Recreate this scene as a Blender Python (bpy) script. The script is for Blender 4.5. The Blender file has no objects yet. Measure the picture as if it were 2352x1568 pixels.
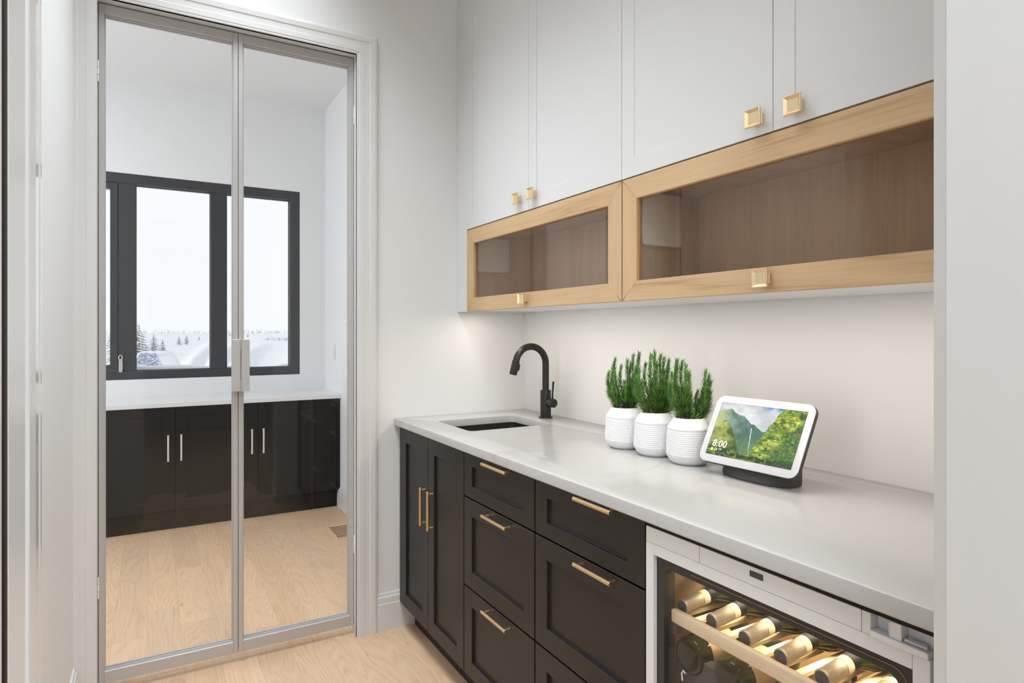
import bpy, bmesh, math, random
import numpy as np
from mathutils import Vector, Matrix
random.seed(7); np.random.seed(7)
S = bpy.context.scene
COL = S.collection
R = math.radians

# ------------------------------------------------------------------ camera
cam_d = bpy.data.cameras.new('camera'); cam = bpy.data.objects.new('camera', cam_d); COL.objects.link(cam)
cam.location = (0, 0, 1.288); cam.rotation_euler = (R(90), 0, R(-30))
cam_d.sensor_width = 36; cam_d.lens = 1434 / 2352 * 36; cam_d.shift_y = -23 / 2352
cam_d.clip_start = 0.01; cam_d.clip_end = 3000
S.camera = cam
# ------------------------------------------------------------------ view
S.view_settings.view_transform = 'Standard'; S.view_settings.look = 'None'
S.view_settings.exposure = 0.0; S.view_settings.gamma = 1.0; S.view_settings.use_curve_mapping = False
S.cycles.max_bounces = 10; S.cycles.transparent_max_bounces = 16
S.cycles.sample_clamp_indirect = 2.5; S.cycles.diffuse_bounces = 6; S.cycles.glossy_bounces = 5
# ------------------------------------------------------------------ world: even overcast winter sky
W = bpy.data.worlds.new('overcast_sky'); S.world = W; W.use_nodes = True
bg = W.node_tree.nodes['Background']; bg.inputs['Color'].default_value = (0.93, 0.96, 1.0, 1); bg.inputs['Strength'].default_value = 1.12
sun_d = bpy.data.lights.new('sun', 'SUN'); sun_d.energy = 2.0; sun_d.angle = R(6); sun_d.color = (1, .96, .9)
sun = bpy.data.objects.new('sun', sun_d); COL.objects.link(sun); sun.rotation_euler = (R(70), 0, R(-75))

def area(name, loc, rot, sx, sy, power, color):
    d = bpy.data.lights.new(name, 'AREA'); d.shape = 'RECTANGLE'; d.size = sx; d.size_y = sy; d.energy = power; d.color = color
    o = bpy.data.objects.new(name, d); COL.objects.link(o); o.location = loc; o.rotation_euler = rot
    return o
pl = area('pantry_ceiling_light', (0.30, 1.78, 2.98), (0, 0, 0), 0.6, 1.4, 18, (.88, .95, 1)); pl.data.spread = R(110)
area('main_room_rear_fill', (-1.15, -2.9, 1.55), (R(90), 0, 0), 1.1, 2.6, 30, (.90, .96, 1))  # unseen fill lamp behind the camera; no window stands there
area('main_room_side_fill', (3.2, -1.9, 1.7), (R(90), 0, R(90)), 2.2, 2.0, 10, (.90, .96, 1))  # second added fill lamp, on a wall without a window
area('main_room_top_fill', (0.5, -1.1, 2.98), (0, 0, 0), 2.2, 1.5, 112, (.90, .955, 1))  # added overhead fill through the doorway, kept out of the glass reflections
area('side_opening_fill', (-1.9, .62, 1.30), (R(90), 0, R(-58)), 1.2, 2.2, 25, (.93, .97, 1))  # added fill shining through the side opening to brighten the cabinets
area('study_side_fill', (-2.3, 3.8, 1.7), (R(90), 0, R(-90)), 1.7, 1.8, 39, (.88, .945, 1))  # added daylight fill outside the view; the study's left wall has no window
area('study_top_fill', (-1.0, 3.7, 2.98), (0, 0, 0), 0.8, 0.8, 11, (.92, .96, 1))  # added overhead fill for the study, placed out of view
ul = area('under_cabinet_light', (1.29, 1.50, 1.373), (0, 0, 0), 0.03, 2.05, 4.0, (1, .87, .75))

# ------------------------------------------------------------------ materials
MATS = {}
def new_mat(name):
    m = bpy.data.materials.new(name); m.use_nodes = True; MATS[name] = m
    return m, m.node_tree, m.node_tree.nodes['Principled BSDF']
def srgb(r, g, b):
    f = lambda c: (c/255/12.92) if c/255 <= .04045 else ((c/255+.055)/1.055)**2.4
    return (f(r), f(g), f(b), 1)
def paint(name, col, rough=.5, metal=0.0, spec=.5, bump=0.0, bscale=300, coat=0.0, trans=0.0):
    m, t, b = new_mat(name)
    b.inputs['Base Color'].default_value = col; b.inputs['Roughness'].default_value = rough
    b.inputs['Metallic'].default_value = metal; b.inputs['Specular IOR Level'].default_value = spec
    b.inputs['Coat Weight'].default_value = coat
    tc = t.nodes.new('ShaderNodeTexCoord'); n = t.nodes.new('ShaderNodeTexNoise')
    n.inputs['Scale'].default_value = bscale; n.inputs['Detail'].default_value = 3
    t.links.new(tc.outputs['Object'], n.inputs['Vector'])
    mr = t.nodes.new('ShaderNodeMapRange'); mr.inputs[3].default_value = max(0, rough-.003); mr.inputs[4].default_value = min(1, rough+.003)
    t.links.new(n.outputs['Fac'], mr.inputs[0]); t.links.new(mr.outputs[0], b.inputs['Roughness'])
    if bump:
        bp = t.nodes.new('ShaderNodeBump'); bp.inputs['Strength'].default_value = bump; bp.inputs['Distance'].default_value = .001
        t.links.new(n.outputs['Fac'], bp.inputs['Height']); t.links.new(bp.outputs['Normal'], b.inputs['Normal'])
    return m
def ramp(t, stops):
    r = t.nodes.new('ShaderNodeValToRGB'); e = r.color_ramp.elements
    while len(e) < len(stops): e.new(.5)
    for i, (p, c) in enumerate(stops): e[i].position = p; e[i].color = c
    return r
def math_node(t, op, a, b=None):
    n = t.nodes.new('ShaderNodeMath'); n.operation = op
    for i, v in enumerate((a, b)):
        if v is None: continue
        if isinstance(v, (int, float)): n.inputs[i].default_value = v
        else: t.links.new(v, n.inputs[i])
    return n.outputs[0]
def wood(name, dark, mid, light, axis, rough=.45, rings=9.0, ring_mix=.5, vary=.12, knots=False, fine=160, cross=6.0, along=.75):
    """flat-sawn wood, grain runs along AXIS of the object's own space; each object gets its own offset and tone"""
    m, t, b = new_mat(name)
    tc = t.nodes.new('ShaderNodeTexCoord'); oi = t.nodes.new('ShaderNodeObjectInfo')
    off = t.nodes.new('ShaderNodeVectorMath'); off.operation = 'SCALE'; off.inputs[0].default_value = (37.1, 61.7, 23.3)
    t.links.new(oi.outputs['Random'], off.inputs['Scale'])
    add = t.nodes.new('ShaderNodeVectorMath'); add.operation = 'ADD'
    t.links.new(tc.outputs['Object'], add.inputs[0]); t.links.new(off.outputs[0], add.inputs[1])
    def mapped(c, a):
        mp = t.nodes.new('ShaderNodeMapping'); s = [c, c, c]; s['XYZ'.index(axis)] = a; mp.inputs['Scale'].default_value = s
        t.links.new(add.outputs[0], mp.inputs['Vector']); return mp.outputs[0]
    n1 = t.nodes.new('ShaderNodeTexNoise'); n1.inputs['Scale'].default_value = 1; n1.inputs['Detail'].default_value = 1.5; n1.inputs['Roughness'].default_value = .35
    t.links.new(mapped(cross, along), n1.inputs['Vector'])
    fr = math_node(t, 'PINGPONG', math_node(t, 'MULTIPLY', n1.outputs['Fac'], rings), .5)
    fr = math_node(t, 'MULTIPLY', fr, 2.0)
    n2 = t.nodes.new('ShaderNodeTexNoise'); n2.inputs['Scale'].default_value = 1; n2.inputs['Detail'].default_value = 4; n2.inputs['Roughness'].default_value = .6
    t.links.new(mapped(fine, fine*.03), n2.inputs['Vector'])
    mixv = math_node(t, 'ADD', math_node(t, 'MULTIPLY', fr, ring_mix), math_node(t, 'MULTIPLY', n2.outputs['Fac'], 1-ring_mix))
    r = ramp(t, [(.12, dark), (.42, mid), (.85, light)]); t.links.new(mixv, r.inputs[0])
    hsv = t.nodes.new('ShaderNodeHueSaturation')
    mr = t.nodes.new('ShaderNodeMapRange'); mr.inputs[3].default_value = 1-vary; mr.inputs[4].default_value = 1+vary
    t.links.new(oi.outputs['Random'], mr.inputs[0]); t.links.new(mr.outputs[0], hsv.inputs['Value'])
    rnd2 = math_node(t, 'FRACT', math_node(t, 'MULTIPLY', oi.outputs['Random'], 7.31))
    mr2 = t.nodes.new('ShaderNodeMapRange'); mr2.inputs[3].default_value = 1-vary; mr2.inputs[4].default_value = 1+vary*.6
    t.links.new(rnd2, mr2.inputs[0]); t.links.new(mr2.outputs[0], hsv.inputs['Saturation'])
    t.links.new(r.outputs[0], hsv.inputs['Color'])
    out = hsv.outputs[0]
    if knots:
        v = t.nodes.new('ShaderNodeTexVoronoi'); v.inputs['Scale'].default_value = 1; v.inputs['Randomness'].default_value = 1
        t.links.new(mapped(3.0, 1.6), v.inputs['Vector'])
        kr = ramp(t, [(.018, (1, 1, 1, 1)), (.075, (0, 0, 0, 1))]); t.links.new(v.outputs['Distance'], kr.inputs[0])
        mx = t.nodes.new('ShaderNodeMix'); mx.data_type = 'RGBA'
        t.links.new(kr.outputs[0], mx.inputs[0]); t.links.new(out, mx.inputs[6]); mx.inputs[7].default_value = srgb(70, 50, 40)
        out = mx.outputs[2]
    t.links.new(out, b.inputs['Base Color']); b.inputs['Roughness'].default_value = rough
    bp = t.nodes.new('ShaderNodeBump'); bp.inputs['Strength'].default_value = .12; bp.inputs['Distance'].default_value = .0008
    t.links.new(n2.outputs['Fac'], bp.inputs['Height']); t.links.new(bp.outputs['Normal'], b.inputs['Normal'])
    return m
def glass(name, tint, rough=.02, refl=1.0):
    m, t, b = new_mat(name); t.nodes.remove(b)
    tr = t.nodes.new('ShaderNodeBsdfTransparent'); tr.inputs[0].default_value = tint
    gl = t.nodes.new('ShaderNodeBsdfGlossy'); gl.inputs['Roughness'].default_value = rough
    lw = t.nodes.new('ShaderNodeLayerWeight'); lw.inputs[0].default_value = .5
    p = math_node(t, 'POWER', lw.outputs['Facing'], 5.0)
    f = math_node(t, 'MULTIPLY', math_node(t, 'ADD', math_node(t, 'MULTIPLY', p, .96), .04), refl)
    mx = t.nodes.new('ShaderNodeMixShader'); t.links.new(f, mx.inputs[0]); t.links.new(tr.outputs[0], mx.inputs[1]); t.links.new(gl.outputs[0], mx.inputs[2])
    t.links.new(mx.outputs[0], t.nodes['Material Output'].inputs['Surface'])
    return m
def quartz():
    m, t, b = new_mat('white_quartz')
    tc = t.nodes.new('ShaderNodeTexCoord')
    n = t.nodes.new('ShaderNodeTexNoise'); n.inputs['Scale'].default_value = 2.2; n.inputs['Detail'].default_value = 5
    t.links.new(tc.outputs['Object'], n.inputs['Vector'])
    mp = t.nodes.new('ShaderNodeMapping'); mp.inputs['Rotation'].default_value = (0.3, 0.2, .9); mp.inputs['Scale'].default_value = (1.5, 2.6, 2)
    t.links.new(tc.outputs['Object'], mp.inputs['Vector'])
    mxv = t.nodes.new('ShaderNodeMix'); mxv.data_type = 'VECTOR'; mxv.inputs[0].default_value = .45
    t.links.new(mp.outputs[0], mxv.inputs[4]); t.links.new(n.outputs['Color'], mxv.inputs[5])
    n2 = t.nodes.new('ShaderNodeTexNoise'); n2.inputs['Scale'].default_value = 1.6; n2.inputs['Detail'].default_value = 3
    t.links.new(mxv.outputs[1], n2.inputs['Vector'])
    a = math_node(t, 'ABSOLUTE', math_node(t, 'SUBTRACT', n2.outputs['Fac'], .5))
    r = ramp(t, [(0, (1, 1, 1, 1)), (.010, (.35, .35, .35, 1)), (.03, (0, 0, 0, 1))]); t.links.new(a, r.inputs[0])
    gate = ramp(t, [(.45, (0, 0, 0, 1)), (.62, (1, 1, 1, 1))]); t.links.new(n.outputs['Fac'], gate.inputs[0])
    fac = math_node(t, 'MULTIPLY', math_node(t, 'MULTIPLY', r.outputs[0], gate.outputs[0]), .45)
    mx = t.nodes.new('ShaderNodeMix'); mx.data_type = 'RGBA'; t.links.new(fac, mx.inputs[0])
    mx.inputs[6].default_value = (.49, .479, .466, 1); mx.inputs[7].default_value = (.36, .32, .285, 1)
    t.links.new(mx.outputs[2], b.inputs['Base Color']); b.inputs['Roughness'].default_value = .2
    return m
main_m = paint('main_room_taupe_paint', (.26, .245, .23, 1), .6)
wall_m = paint('wall_paint', (.80, .80, .795, 1), .55, bump=.03, bscale=220)
study_m = paint('study_wall_paint', (.80, .805, .81, 1), .6, bump=.03, bscale=220)
ceil_m = paint('ceiling_paint', (.82, .82, .82, 1), .8)
trim_m = paint('trim_paint', (.73, .725, .715, 1), .28, bscale=30)
white_m = paint('white_lacquer', (.70, .70, .695, 1), .38)
black_m = paint('dark_cabinet_lacquer', (.0175, .0148, .0132, 1), .40, spec=.35)
far_black_m = paint('study_cabinet_lacquer', (.012, .0115, .0115, 1), .5, spec=.2)
gapm = paint('shadow_gap_black', (.004, .004, .004, 1), .8)  # black colour used as painted shade in gaps round the cooler
brass_m = paint('satin_brass', (.74, .53, .30, 1), .34, metal=1.0)
knob_m = paint('pale_brass', (.83, .65, .40, 1), .38, metal=.85)
steel_m = paint('brushed_nickel', (.55, .54, .53, 1), .45, metal=.35)
nickel_m = paint('bright_nickel_handle', (.80, .76, .72, 1), .4, metal=.5)
faucet_m = paint('matte_black_metal', (.015, .0125, .011, 1), .36, metal=.2)
sink_m = paint('dark_composite_sink', (.022, .017, .015, 1), .5, bump=.05)
quartz_m = quartz()
floor_m = wood('pale_oak_plank', srgb(196, 156, 116), srgb(220, 186, 151), srgb(229, 198, 166), 'Y', .42, rings=26, ring_mix=.29, vary=.06, knots=True, fine=210, cross=7.0, along=.8)
joint_m = paint('floor_joint_dark', (.34, .24, .16, 1), .8)
oak_y = wood('oak_grain_lengthwise', srgb(160, 125, 84), srgb(197, 164, 122), srgb(211, 180, 139), 'Y', .45, rings=5, ring_mix=.3, vary=.03, fine=170)
liner_m = wood('oak_liner_upright', srgb(176, 150, 118), srgb(196, 170, 138), srgb(208, 184, 152), 'Z', .5, rings=5, ring_mix=.3, vary=.03, fine=150)
oak_z = wood('oak_grain_upright', srgb(160, 125, 84), srgb(197, 164, 122), srgb(211, 180, 139), 'Z', .45, rings=5, ring_mix=.3, vary=.03, fine=170)
slat_m = wood('beech_slat', srgb(232, 202, 148), srgb(244, 220, 172), srgb(248, 230, 190), 'X', .5, rings=3, ring_mix=.3, vary=.03, fine=200)
bar_m = wood('beech_front_bar', srgb(205, 180, 145), srgb(222, 200, 168), srgb(228, 208, 180), 'Y', .5, rings=3, ring_mix=.3, vary=.02, fine=200)
win_m = paint('charcoal_window_frame', (.035, .037, .042, 1), .42)
clear_m = glass('clear_glass', (.99, .99, .99, 1), refl=.6)
tint_m = glass('bronze_tinted_glass', (.93, .90, .86, 1), refl=1.25)
plastic_m = paint('white_plastic', (.80, .79, .79, 1), .35)
ceramic_m = paint('white_ceramic', (.84, .84, .84, 1), .5)
soil_m = paint('dark_soil', (.035, .022, .015, 1), .95, bump=.8, bscale=260)
fabric_m = paint('charcoal_fabric', (.075, .071, .068, 1), .9, bump=.5, bscale=900)
dkplastic_m = paint('dark_grey_plastic', (.05, .048, .047, 1), .45)
snow_m = paint('snow', (.70, .725, .76, 1), .8, bump=.3, bscale=6)
vent_m = paint('vent_slot_shade', (.012, .008, .006, 1), .9, spec=.1)

# ------------------------------------------------------------------ object helpers
ORG = {}
def fin(bm, recalc=True):
    if recalc: bmesh.ops.recalc_face_normals(bm, faces=bm.faces[:])
def root(name, loc, label=None, cat=None, group=None, kind=None):
    o = bpy.data.objects.new(name, None); COL.objects.link(o); o.location = loc; o.empty_display_size = .05
    ORG[o] = Vector(loc); tag(o, label, cat, group, kind); return o
def tag(o, label=None, cat=None, group=None, kind=None):
    if label: o['label'] = label
    if cat: o['category'] = cat
    if group: o['group'] = group
    if kind: o['kind'] = kind
    return o
def mk(name, bm, mat, parent=None, smooth=None, origin=None, label=None, cat=None, group=None, kind=None):
    """one bmesh in world coordinates -> one mesh object with its own origin"""
    fin(bm)
    vs = [v.co for v in bm.verts]
    lo = Vector((min(v[i] for v in vs) for i in range(3))); hi = Vector((max(v[i] for v in vs) for i in range(3)))
    o0 = Vector(origin) if origin is not None else (lo+hi)/2
    bmesh.ops.translate(bm, verts=bm.verts[:], vec=-o0)
    me = bpy.data.meshes.new(name); bm.to_mesh(me); bm.free()
    if isinstance(mat, (list, tuple)):
        for q in mat: me.materials.append(q)
    else: me.materials.append(mat)
    if smooth is not None:
        me.polygons.foreach_set('use_smooth', [True]*len(me.polygons))
        me.set_sharp_from_angle(angle=R(smooth))
    o = bpy.data.objects.new(name, me); COL.objects.link(o); ORG[o] = o0
    if parent is not None:
        o.parent = parent; o.location = o0 - ORG[parent]
    else: o.location = o0
    return tag(o, label, cat, group, kind)
def dup(o, parent=None, loc=None):
    c = o.copy(); COL.objects.link(c)
    if parent is not None: c.parent = parent
    if loc is not None: c.location = loc
    for ch in o.children: dup(ch, c)
    return c
def B(): return bmesh.new()
def box(bm, x0, x1, y0, y1, z0, z1, b=0.0, seg=1):
    if x0 > x1: x0, x1 = x1, x0
    if y0 > y1: y0, y1 = y1, y0
    if z0 > z1: z0, z1 = z1, z0
    v = [bm.verts.new((x, y, z)) for x in (x0, x1) for y in (y0, y1) for z in (z0, z1)]
    fs = [bm.faces.new([v[i] for i in q]) for q in ((0, 1, 3, 2), (4, 6, 7, 5), (0, 4, 5, 1), (2, 3, 7, 6), (0, 2, 6, 4), (1, 5, 7, 3))]
    if b > 0:
        es = list({e for f in fs for e in f.edges})
        bmesh.ops.bevel(bm, geom=es, offset=b, segments=seg, affect='EDGES', profile=.5)
    return bm
def bx(*a, **k): return box(B(), *a, **k)
def loops(bm, rings, cap0=True, cap1=True, closed=True):
    vr = [[bm.verts.new(p) for p in r] for r in rings]
    for a, b in zip(vr, vr[1:]):
        n = len(a)
        for i in range(n if closed else n-1):
            j = (i+1) % n
            try: bm.faces.new((a[i], a[j], b[j], b[i]))
            except ValueError: pass
    if cap0: bm.faces.new(vr[0][::-1])
    if cap1: bm.faces.new(vr[-1])
    return bm
def lathe(bm, prof, n=32, M=None, cap0=True, cap1=True):
    """profile [(r,z)] about z; M places it"""
    M = M or Matrix()
    rings = [[M @ Vector((r*math.cos(2*math.pi*i/n), r*math.sin(2*math.pi*i/n), z)) for i in range(n)] for r, z in prof]
    return loops(bm, rings, cap0, cap1)
def tube(bm, pts, rad, n=14, cap=True):
    pts = [Vector(p) for p in pts]; rr = rad if isinstance(rad, (list, tuple)) else [rad]*len(pts)
    t0 = (pts[1]-pts[0]).normalized(); up = Vector((0, 0, 1)) if abs(t0.z) < .9 else Vector((1, 0, 0))
    a = t0.cross(up).normalized(); rings = []
    for i, p in enumerate(pts):
        t = (pts[min(i+1, len(pts)-1)] - pts[max(i-1, 0)]).normalized()
        a = (a - t*a.dot(t)).normalized(); b = t.cross(a)
        rings.append([p + (a*math.cos(2*math.pi*k/n) + b*math.sin(2*math.pi*k/n))*rr[i] for k in range(n)])
    return loops(bm, rings, cap, cap)
def axis_M(loc, d):
    """matrix whose z axis is d"""
    d = Vector(d).normalized(); q = Vector((0, 0, 1)).rotation_difference(d)
    return Matrix.Translation(loc) @ q.to_matrix().to_4x4()
def rrect(u0, u1, v0, v1, r, n=6):
    out = []
    for cu, cv, a0 in ((u1-r, v1-r, 0), (u0+r, v1-r, 90), (u0+r, v0+r, 180), (u1-r, v0+r, 270)):
        for i in range(n+1):
            a = R(a0+90*i/n); out.append((cu+r*math.cos(a), cv+r*math.sin(a)))
    return out
# panels: f(u,v,d): d = distance proud of the reference plane, toward the viewer
def faceX(X): return lambda u, v, d: (X-d, u, v)
def faceY(Y): return lambda u, v, d: (u, Y-d, v)
def shaker(bm, f, u0, u1, v0, v1, w, th=.020, rec=.009, e=.0012, bead=.004):
    def ring(i, d): return [f(u, v, d) for u, v in ((u0+i, v0+i), (u1-i, v0+i), (u1-i, v1-i), (u0+i, v1-i))]
    return loops(bm, [ring(0, -th), ring(0, -e), ring(e, 0), ring(w-e, 0), ring(w, -e), ring(w, -rec+e), ring(w+bead*.4, -rec+e*.4), ring(w+bead, -rec)])
def bar_handle(bm, p0, p1, out, r=.0055, n=14, post=.022, inset=.010):
    """round bar p0..p1 (axis centre), two posts running back along -out"""
    p0, p1, out = Vector(p0), Vector(p1), Vector(out)
    d = (p1-p0).normalized()
    tube(bm, [p0, p0+d*.001, p1-d*.001, p1], [r*.82, r, r, r*.82], n)
    for q in (p0+d*inset, p1-d*inset): tube(bm, [q, q-out*post], r*.85, 10)
    return bm

# ================================================================== STRUCTURE
CE = 3.05
YW, YB, XL, XR = 2.612, 2.752, -.232, 1.58       # door wall front / back, left wall, cabinet wall
XF = 1.2; YF = 5.05                               # study: right wall, window wall
DX0, DX1, DZ = -.164, .7475, 2.455                # door opening
def struct(name, bm, m, parent=None, **k): return mk(name, bm, m, parent, kind=None if parent else 'structure', **k)

fl = struct('floor', bx(-3.2, 3.4, -4.0, 5.3, -.20, -.012), joint_m)
# --- oak planks: each is a part of the floor
known = {-2: [3.476], -1: [3.742], 0: [4.13, 3.316, 2.70], 1: [3.108], 2: [3.259, 2.654], 3: [2.897, 2.491], 4: [3.862, 2.647], 5: [3.122], 6: [3.424]}
PW = .1265
def plank(x0, x1, y0, y1):
    g = .0001
    mk('plank', bx(x0+g, x1-g, y0+g, y1-g, -.012, 0, b=.0004), floor_m, fl)
for k in range(-6, 10):
    x0 = -.016+PW*k; x1 = min(x0+PW, XF)
    y_hi = 4.66 if k >= -3 else 5.0
    cuts = sorted(known.get(k, []))
    rng = random.Random(100+k)
    y = (cuts[0] if cuts else 2.9+rng.random()*.5)
    full = list(cuts) if cuts else [y]
    while full[0] > .2: full.insert(0, full[0]-(.45+rng.random()*.6))
    while full[-1] < y_hi-.05:
        full.append(full[-1]+.45+rng.random()*.6)
    full[-1] = y_hi
    for a, b_ in zip(full, full[1:]):
        if b_-a < .03: continue
        if a < YW+.05 and (x0 > 1.0 or x0 < -.35): continue      # under cabinets / behind left wall
        plank(x0, x1, a, b_)
struct('ceiling', bx(-3.2, 3.4, -4.0, 5.3, CE, CE+.15), ceil_m)
b = B(); box(b, XL-.12, XL, .398, .62, 0, CE); box(b, XL-.12, XL, 1.665, YW, 0, CE); box(b, XL-.12, XL, .62, 1.665, 2.44, CE)
struct('wall_left', b, wall_m)          # opening added out of view to let the side fill in
struct('wall_side_room', bx(-2.72, -2.6, .398, YW, 0, CE), wall_m)
struct('wall_right', bx(XR, XR+.12, .12, YW+.14, 0, CE), wall_m)
b = B(); box(b, -3.2, DX0-.015, YW, YB, 0, CE); box(b, DX1+.015, XR, YW, YB, 0, CE); box(b, DX0-.015, DX1+.015, YW, YB, DZ+.015, CE)
struct('wall_back', b, wall_m)
b = B(); box(b, -3.2, -.069, .26, .398, 0, CE); box(b, .829, 1.58, .26, .398, 0, CE); box(b, -.069, .829, .26, .398, 2.46, CE)
struct('wall_front', b, wall_m)
struct('wall_study_right', bx(XF, XF+.12, YB, YF, 0, CE), study_m)
struct('wall_study_left', bx(-2.72, -2.6, YB, YF, 0, CE), study_m)
# window wall with opening
WX0, WX1, WZ0, WZ1 = -.74, 1.004, .955, 2.377
b = B(); box(b, -2.72, WX0, YF, YF+.16, 0, CE); box(b, WX1, XF+.12, YF, YF+.16, 0, CE); box(b, WX0, WX1, YF, YF+.16, 0, WZ0); box(b, WX0, WX1, YF, YF+.16, WZ1, CE)
struct('wall_study_window', b, study_m)
# main room shell behind the camera
struct('wall_main_rear', bx(-3.2, 3.4, -4.0, -3.88, 0, CE), main_m)
struct('wall_main_left', bx(-3.2, -3.08, -3.88, .26, 0, CE), main_m)
struct('wall_main_right', bx(3.28, 3.4, -3.88, .26, 0, CE), main_m)

# door jamb lining and casing of the glass door opening
b = B()
box(b, DX0-.015, DX0, YW-.013, YB, 0, DZ, b=.001); box(b, DX1, DX1+.015, YW-.013, YB, 0, DZ, b=.001); box(b, DX0-.015, DX1+.015, YW-.013, YB, DZ, DZ+.015, b=.001)
struct('trim_1', b, trim_m)
def casing_profile(w):      # (distance from opening edge, proud)
    return [(0, 0), (0, .011), (.003, .014), (.010, .014), (.012, .0155), (.032, .0155), (.034, .0145), (.054, .0145), (.058, .017), (w-.012, .018), (w-.003, .016), (w, .012), (w, 0)]
def casing_u(bm, x0, x1, z1, Y, w=.0885, zb=0, sgn=1):
    prof = casing_profile(w)
    def path(d): return [(x0-d, zb), (x0-d, z1+d), (x1+d, z1+d), (x1+d, zb)]
    rows = [[(x, Y-sgn*p, z) for x, z in path(d)] for d, p in prof]
    vr = [[bm.verts.new(q) for q in r] for r in rows]
    for a, c in zip(vr, vr[1:]):
        for i in range(3): bm.faces.new((a[i], a[i+1], c[i+1], c[i]))
    for i in (0, 3): bm.faces.new([r[i] for r in vr])
    return bm
c = casing_u(B(), DX0-.0035+.0035, DX1, DZ, YW)
struct('trim_2', c, trim_m)
# doorway the camera looks through: jamb linings, stop, and the open leaf's edge
b = B(); box(b, -.069, -.0545, .325, .398, 0, 2.46); box(b, -.0545, -.051, .325, .3665, 0, 2.46, b=.0012); box(b, -.0545, -.051, .3765, .398, 0, 2.46, b=.0016, seg=2); box(b, -.093, -.0695, .3195, .325, 0, 2.46)
struct('trim_3', b, trim_m)
b = B(); loops(b, [[(.811, .24, z), (.811, .383, z), (.8185, .3985, z), (.829, .3985, z), (.829, .24, z)] for z in (0, 2.46)])
box(b, .8095, .815, .24, .3815, 0, 2.46, b=.0012)
struct('trim_4', b, white_m)
dr = root('door_3', (-.07, -.2, 0), 'white painted door leaf standing open beside the doorway jamb', 'door', kind='structure')
mk('door_leaf', bx(-.092, -.0513, -.50, .3165, .01, 2.44, b=.002), trim_m, dr)
b = B()
for z in (.25, 1.2, 2.2): tube(b, [(-.0605, .3172, z-.045), (-.0605, .3172, z+.045)], .004, 10)
mk('hinge', b, paint('dark_bronze_hinge', (.03, .015, .008, 1), .4, metal=.6), dr)
b = bx(-.0690, -.0511, .3195, .3248, 0.0, 2.44); mk('hinge_gap_shade', b, paint('gap_shade_brown', (.022, .010, .005, 1), .7), dr)  # dark brown strip stands in for shade in the hinge gap
# casing of the closet door on the left wall
b = B(); loops(b, [[(XL, 1.665, z), (XL+.012, 1.665, z), (XL+.016, 1.68, z), (XL+.016, 1.722, z), (XL+.0135, 1.724, z), (XL+.0135, 1.727, z), (XL+.018, 1.731, z), (XL+.018, 1.744, z), (XL+.0165, 1.749, z), (XL+.013, 1.753, z), (XL, 1.753, z)] for z in (0, CE-.02)])
struct('trim_5', b, paint('gloss_trim_paint', (.74, .735, .725, 1), .09))
# baseboards: stepped profile
def base_prof(h=.165): return [(0, 0), (.015, 0), (.015, h-.045), (.0125, h-.042), (.0125, h-.018), (.008, h-.012), (.006, h-.001), (.004, h), (0, h)]
def baseboard(name, p0, p1, nrm, m=trim_m, h=.165):
    p0, p1, n = Vector(p0), Vector(p1), Vector(nrm)
    b = B(); loops(b, [[p+n*d+Vector((0, 0, z)) for d, z in base_prof(h)] for p in (p0, p1)])
    return struct(name, b, m)
baseboard('baseboard_back', (DX1+.0885, YW, 0), (1.16, YW, 0), (0, -1, 0), h=.160)
baseboard('baseboard_left', (XL, 1.755, 0), (XL, YW-.02, 0), (1, 0, 0), h=.140)
baseboard('baseboard_study_right', (XF, YB, 0), (XF, 4.64, 0), (-1, 0, 0), h=.145)

# ================================================================== GLASS DOORS
YD = 2.642; DT = .045; Z0, Z1 = .037, 2.450
SW = .0165
def glass_door(name, x0, x1, side, label):
    d = root(name, ((x0+x1)/2, YD, Z0), label, 'door', kind='structure')
    ts, bs = .034, .044
    def stile(xa, xb): return mk('stile', bx(xa, xb, YD, YD+DT, Z0, Z1, b=.0015), steel_m, d)
    stile(x0, x0+SW); stile(x1-SW, x1)
    for za, zb in ((Z0, Z0+bs), (Z1-ts, Z1)):
        mk('rail', bx(x0+SW, x1-SW, YD, YD+DT, za, zb, b=.0015), steel_m, d)
    mk('glass_pane', bx(x0+SW, x1-SW, YD+.019, YD+.025, Z0+bs, Z1-ts), clear_m, d)
    b = B(); gx0, gx1, gz0, gz1 = x0+SW, x1-SW, Z0+bs, Z1-ts
    for ya, yb in ((YD+.012, YD+.019), (YD+.025, YD+.032)):
        box(b, gx0, gx0+.004, ya, yb, gz0, gz1); box(b, gx1-.004, gx1, ya, yb, gz0, gz1)
        box(b, gx0+.004, gx1-.004, ya, yb, gz0, gz0+.004); box(b, gx0+.004, gx1-.004, ya, yb, gz1-.004, gz1)
    mk('glazing_bead', b, steel_m, d)
    xh = x0-.0015 if side < 0 else x1+.0015
    for z in (2.207, .383):
        b = B()
        for k in (-1, 0, 1): tube(b, [(xh, YD-.004, z+k*.0255-.0115), (xh, YD-.004, z+k*.0255+.0115)], .0042 if k == 0 else .0036, 10)
        mk('hinge', b, plastic_m, d)
    # pull: flat plate on two standoffs
    xa, xb = (.2650, .2945) if side < 0 else (.3000, .3285)
    h = mk('pull_handle', bx(xa, xb, 2.595, 2.601, 1.058, 1.2575, b=.001), steel_m, d)
    xs = (.2745, .2915) if side < 0 else (.2945, .3065)
    b = B(); box(b, xs[0], xs[1], 2.601, YD, 1.215, 1.2575); box(b, xs[0], xs[1], 2.601, YD, 1.058, 1.10)
    mk('standoff', b, steel_m, h)
    return d
glass_door('door_1', -.1625, .2920, -1, 'narrow full-height glass door leaf in a thin grey metal frame, hinged beside the left wall')
glass_door('door_2', .2935, .7465, 1, 'narrow full-height glass door leaf in a thin grey metal frame, hinged on the cabinet side')

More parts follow.
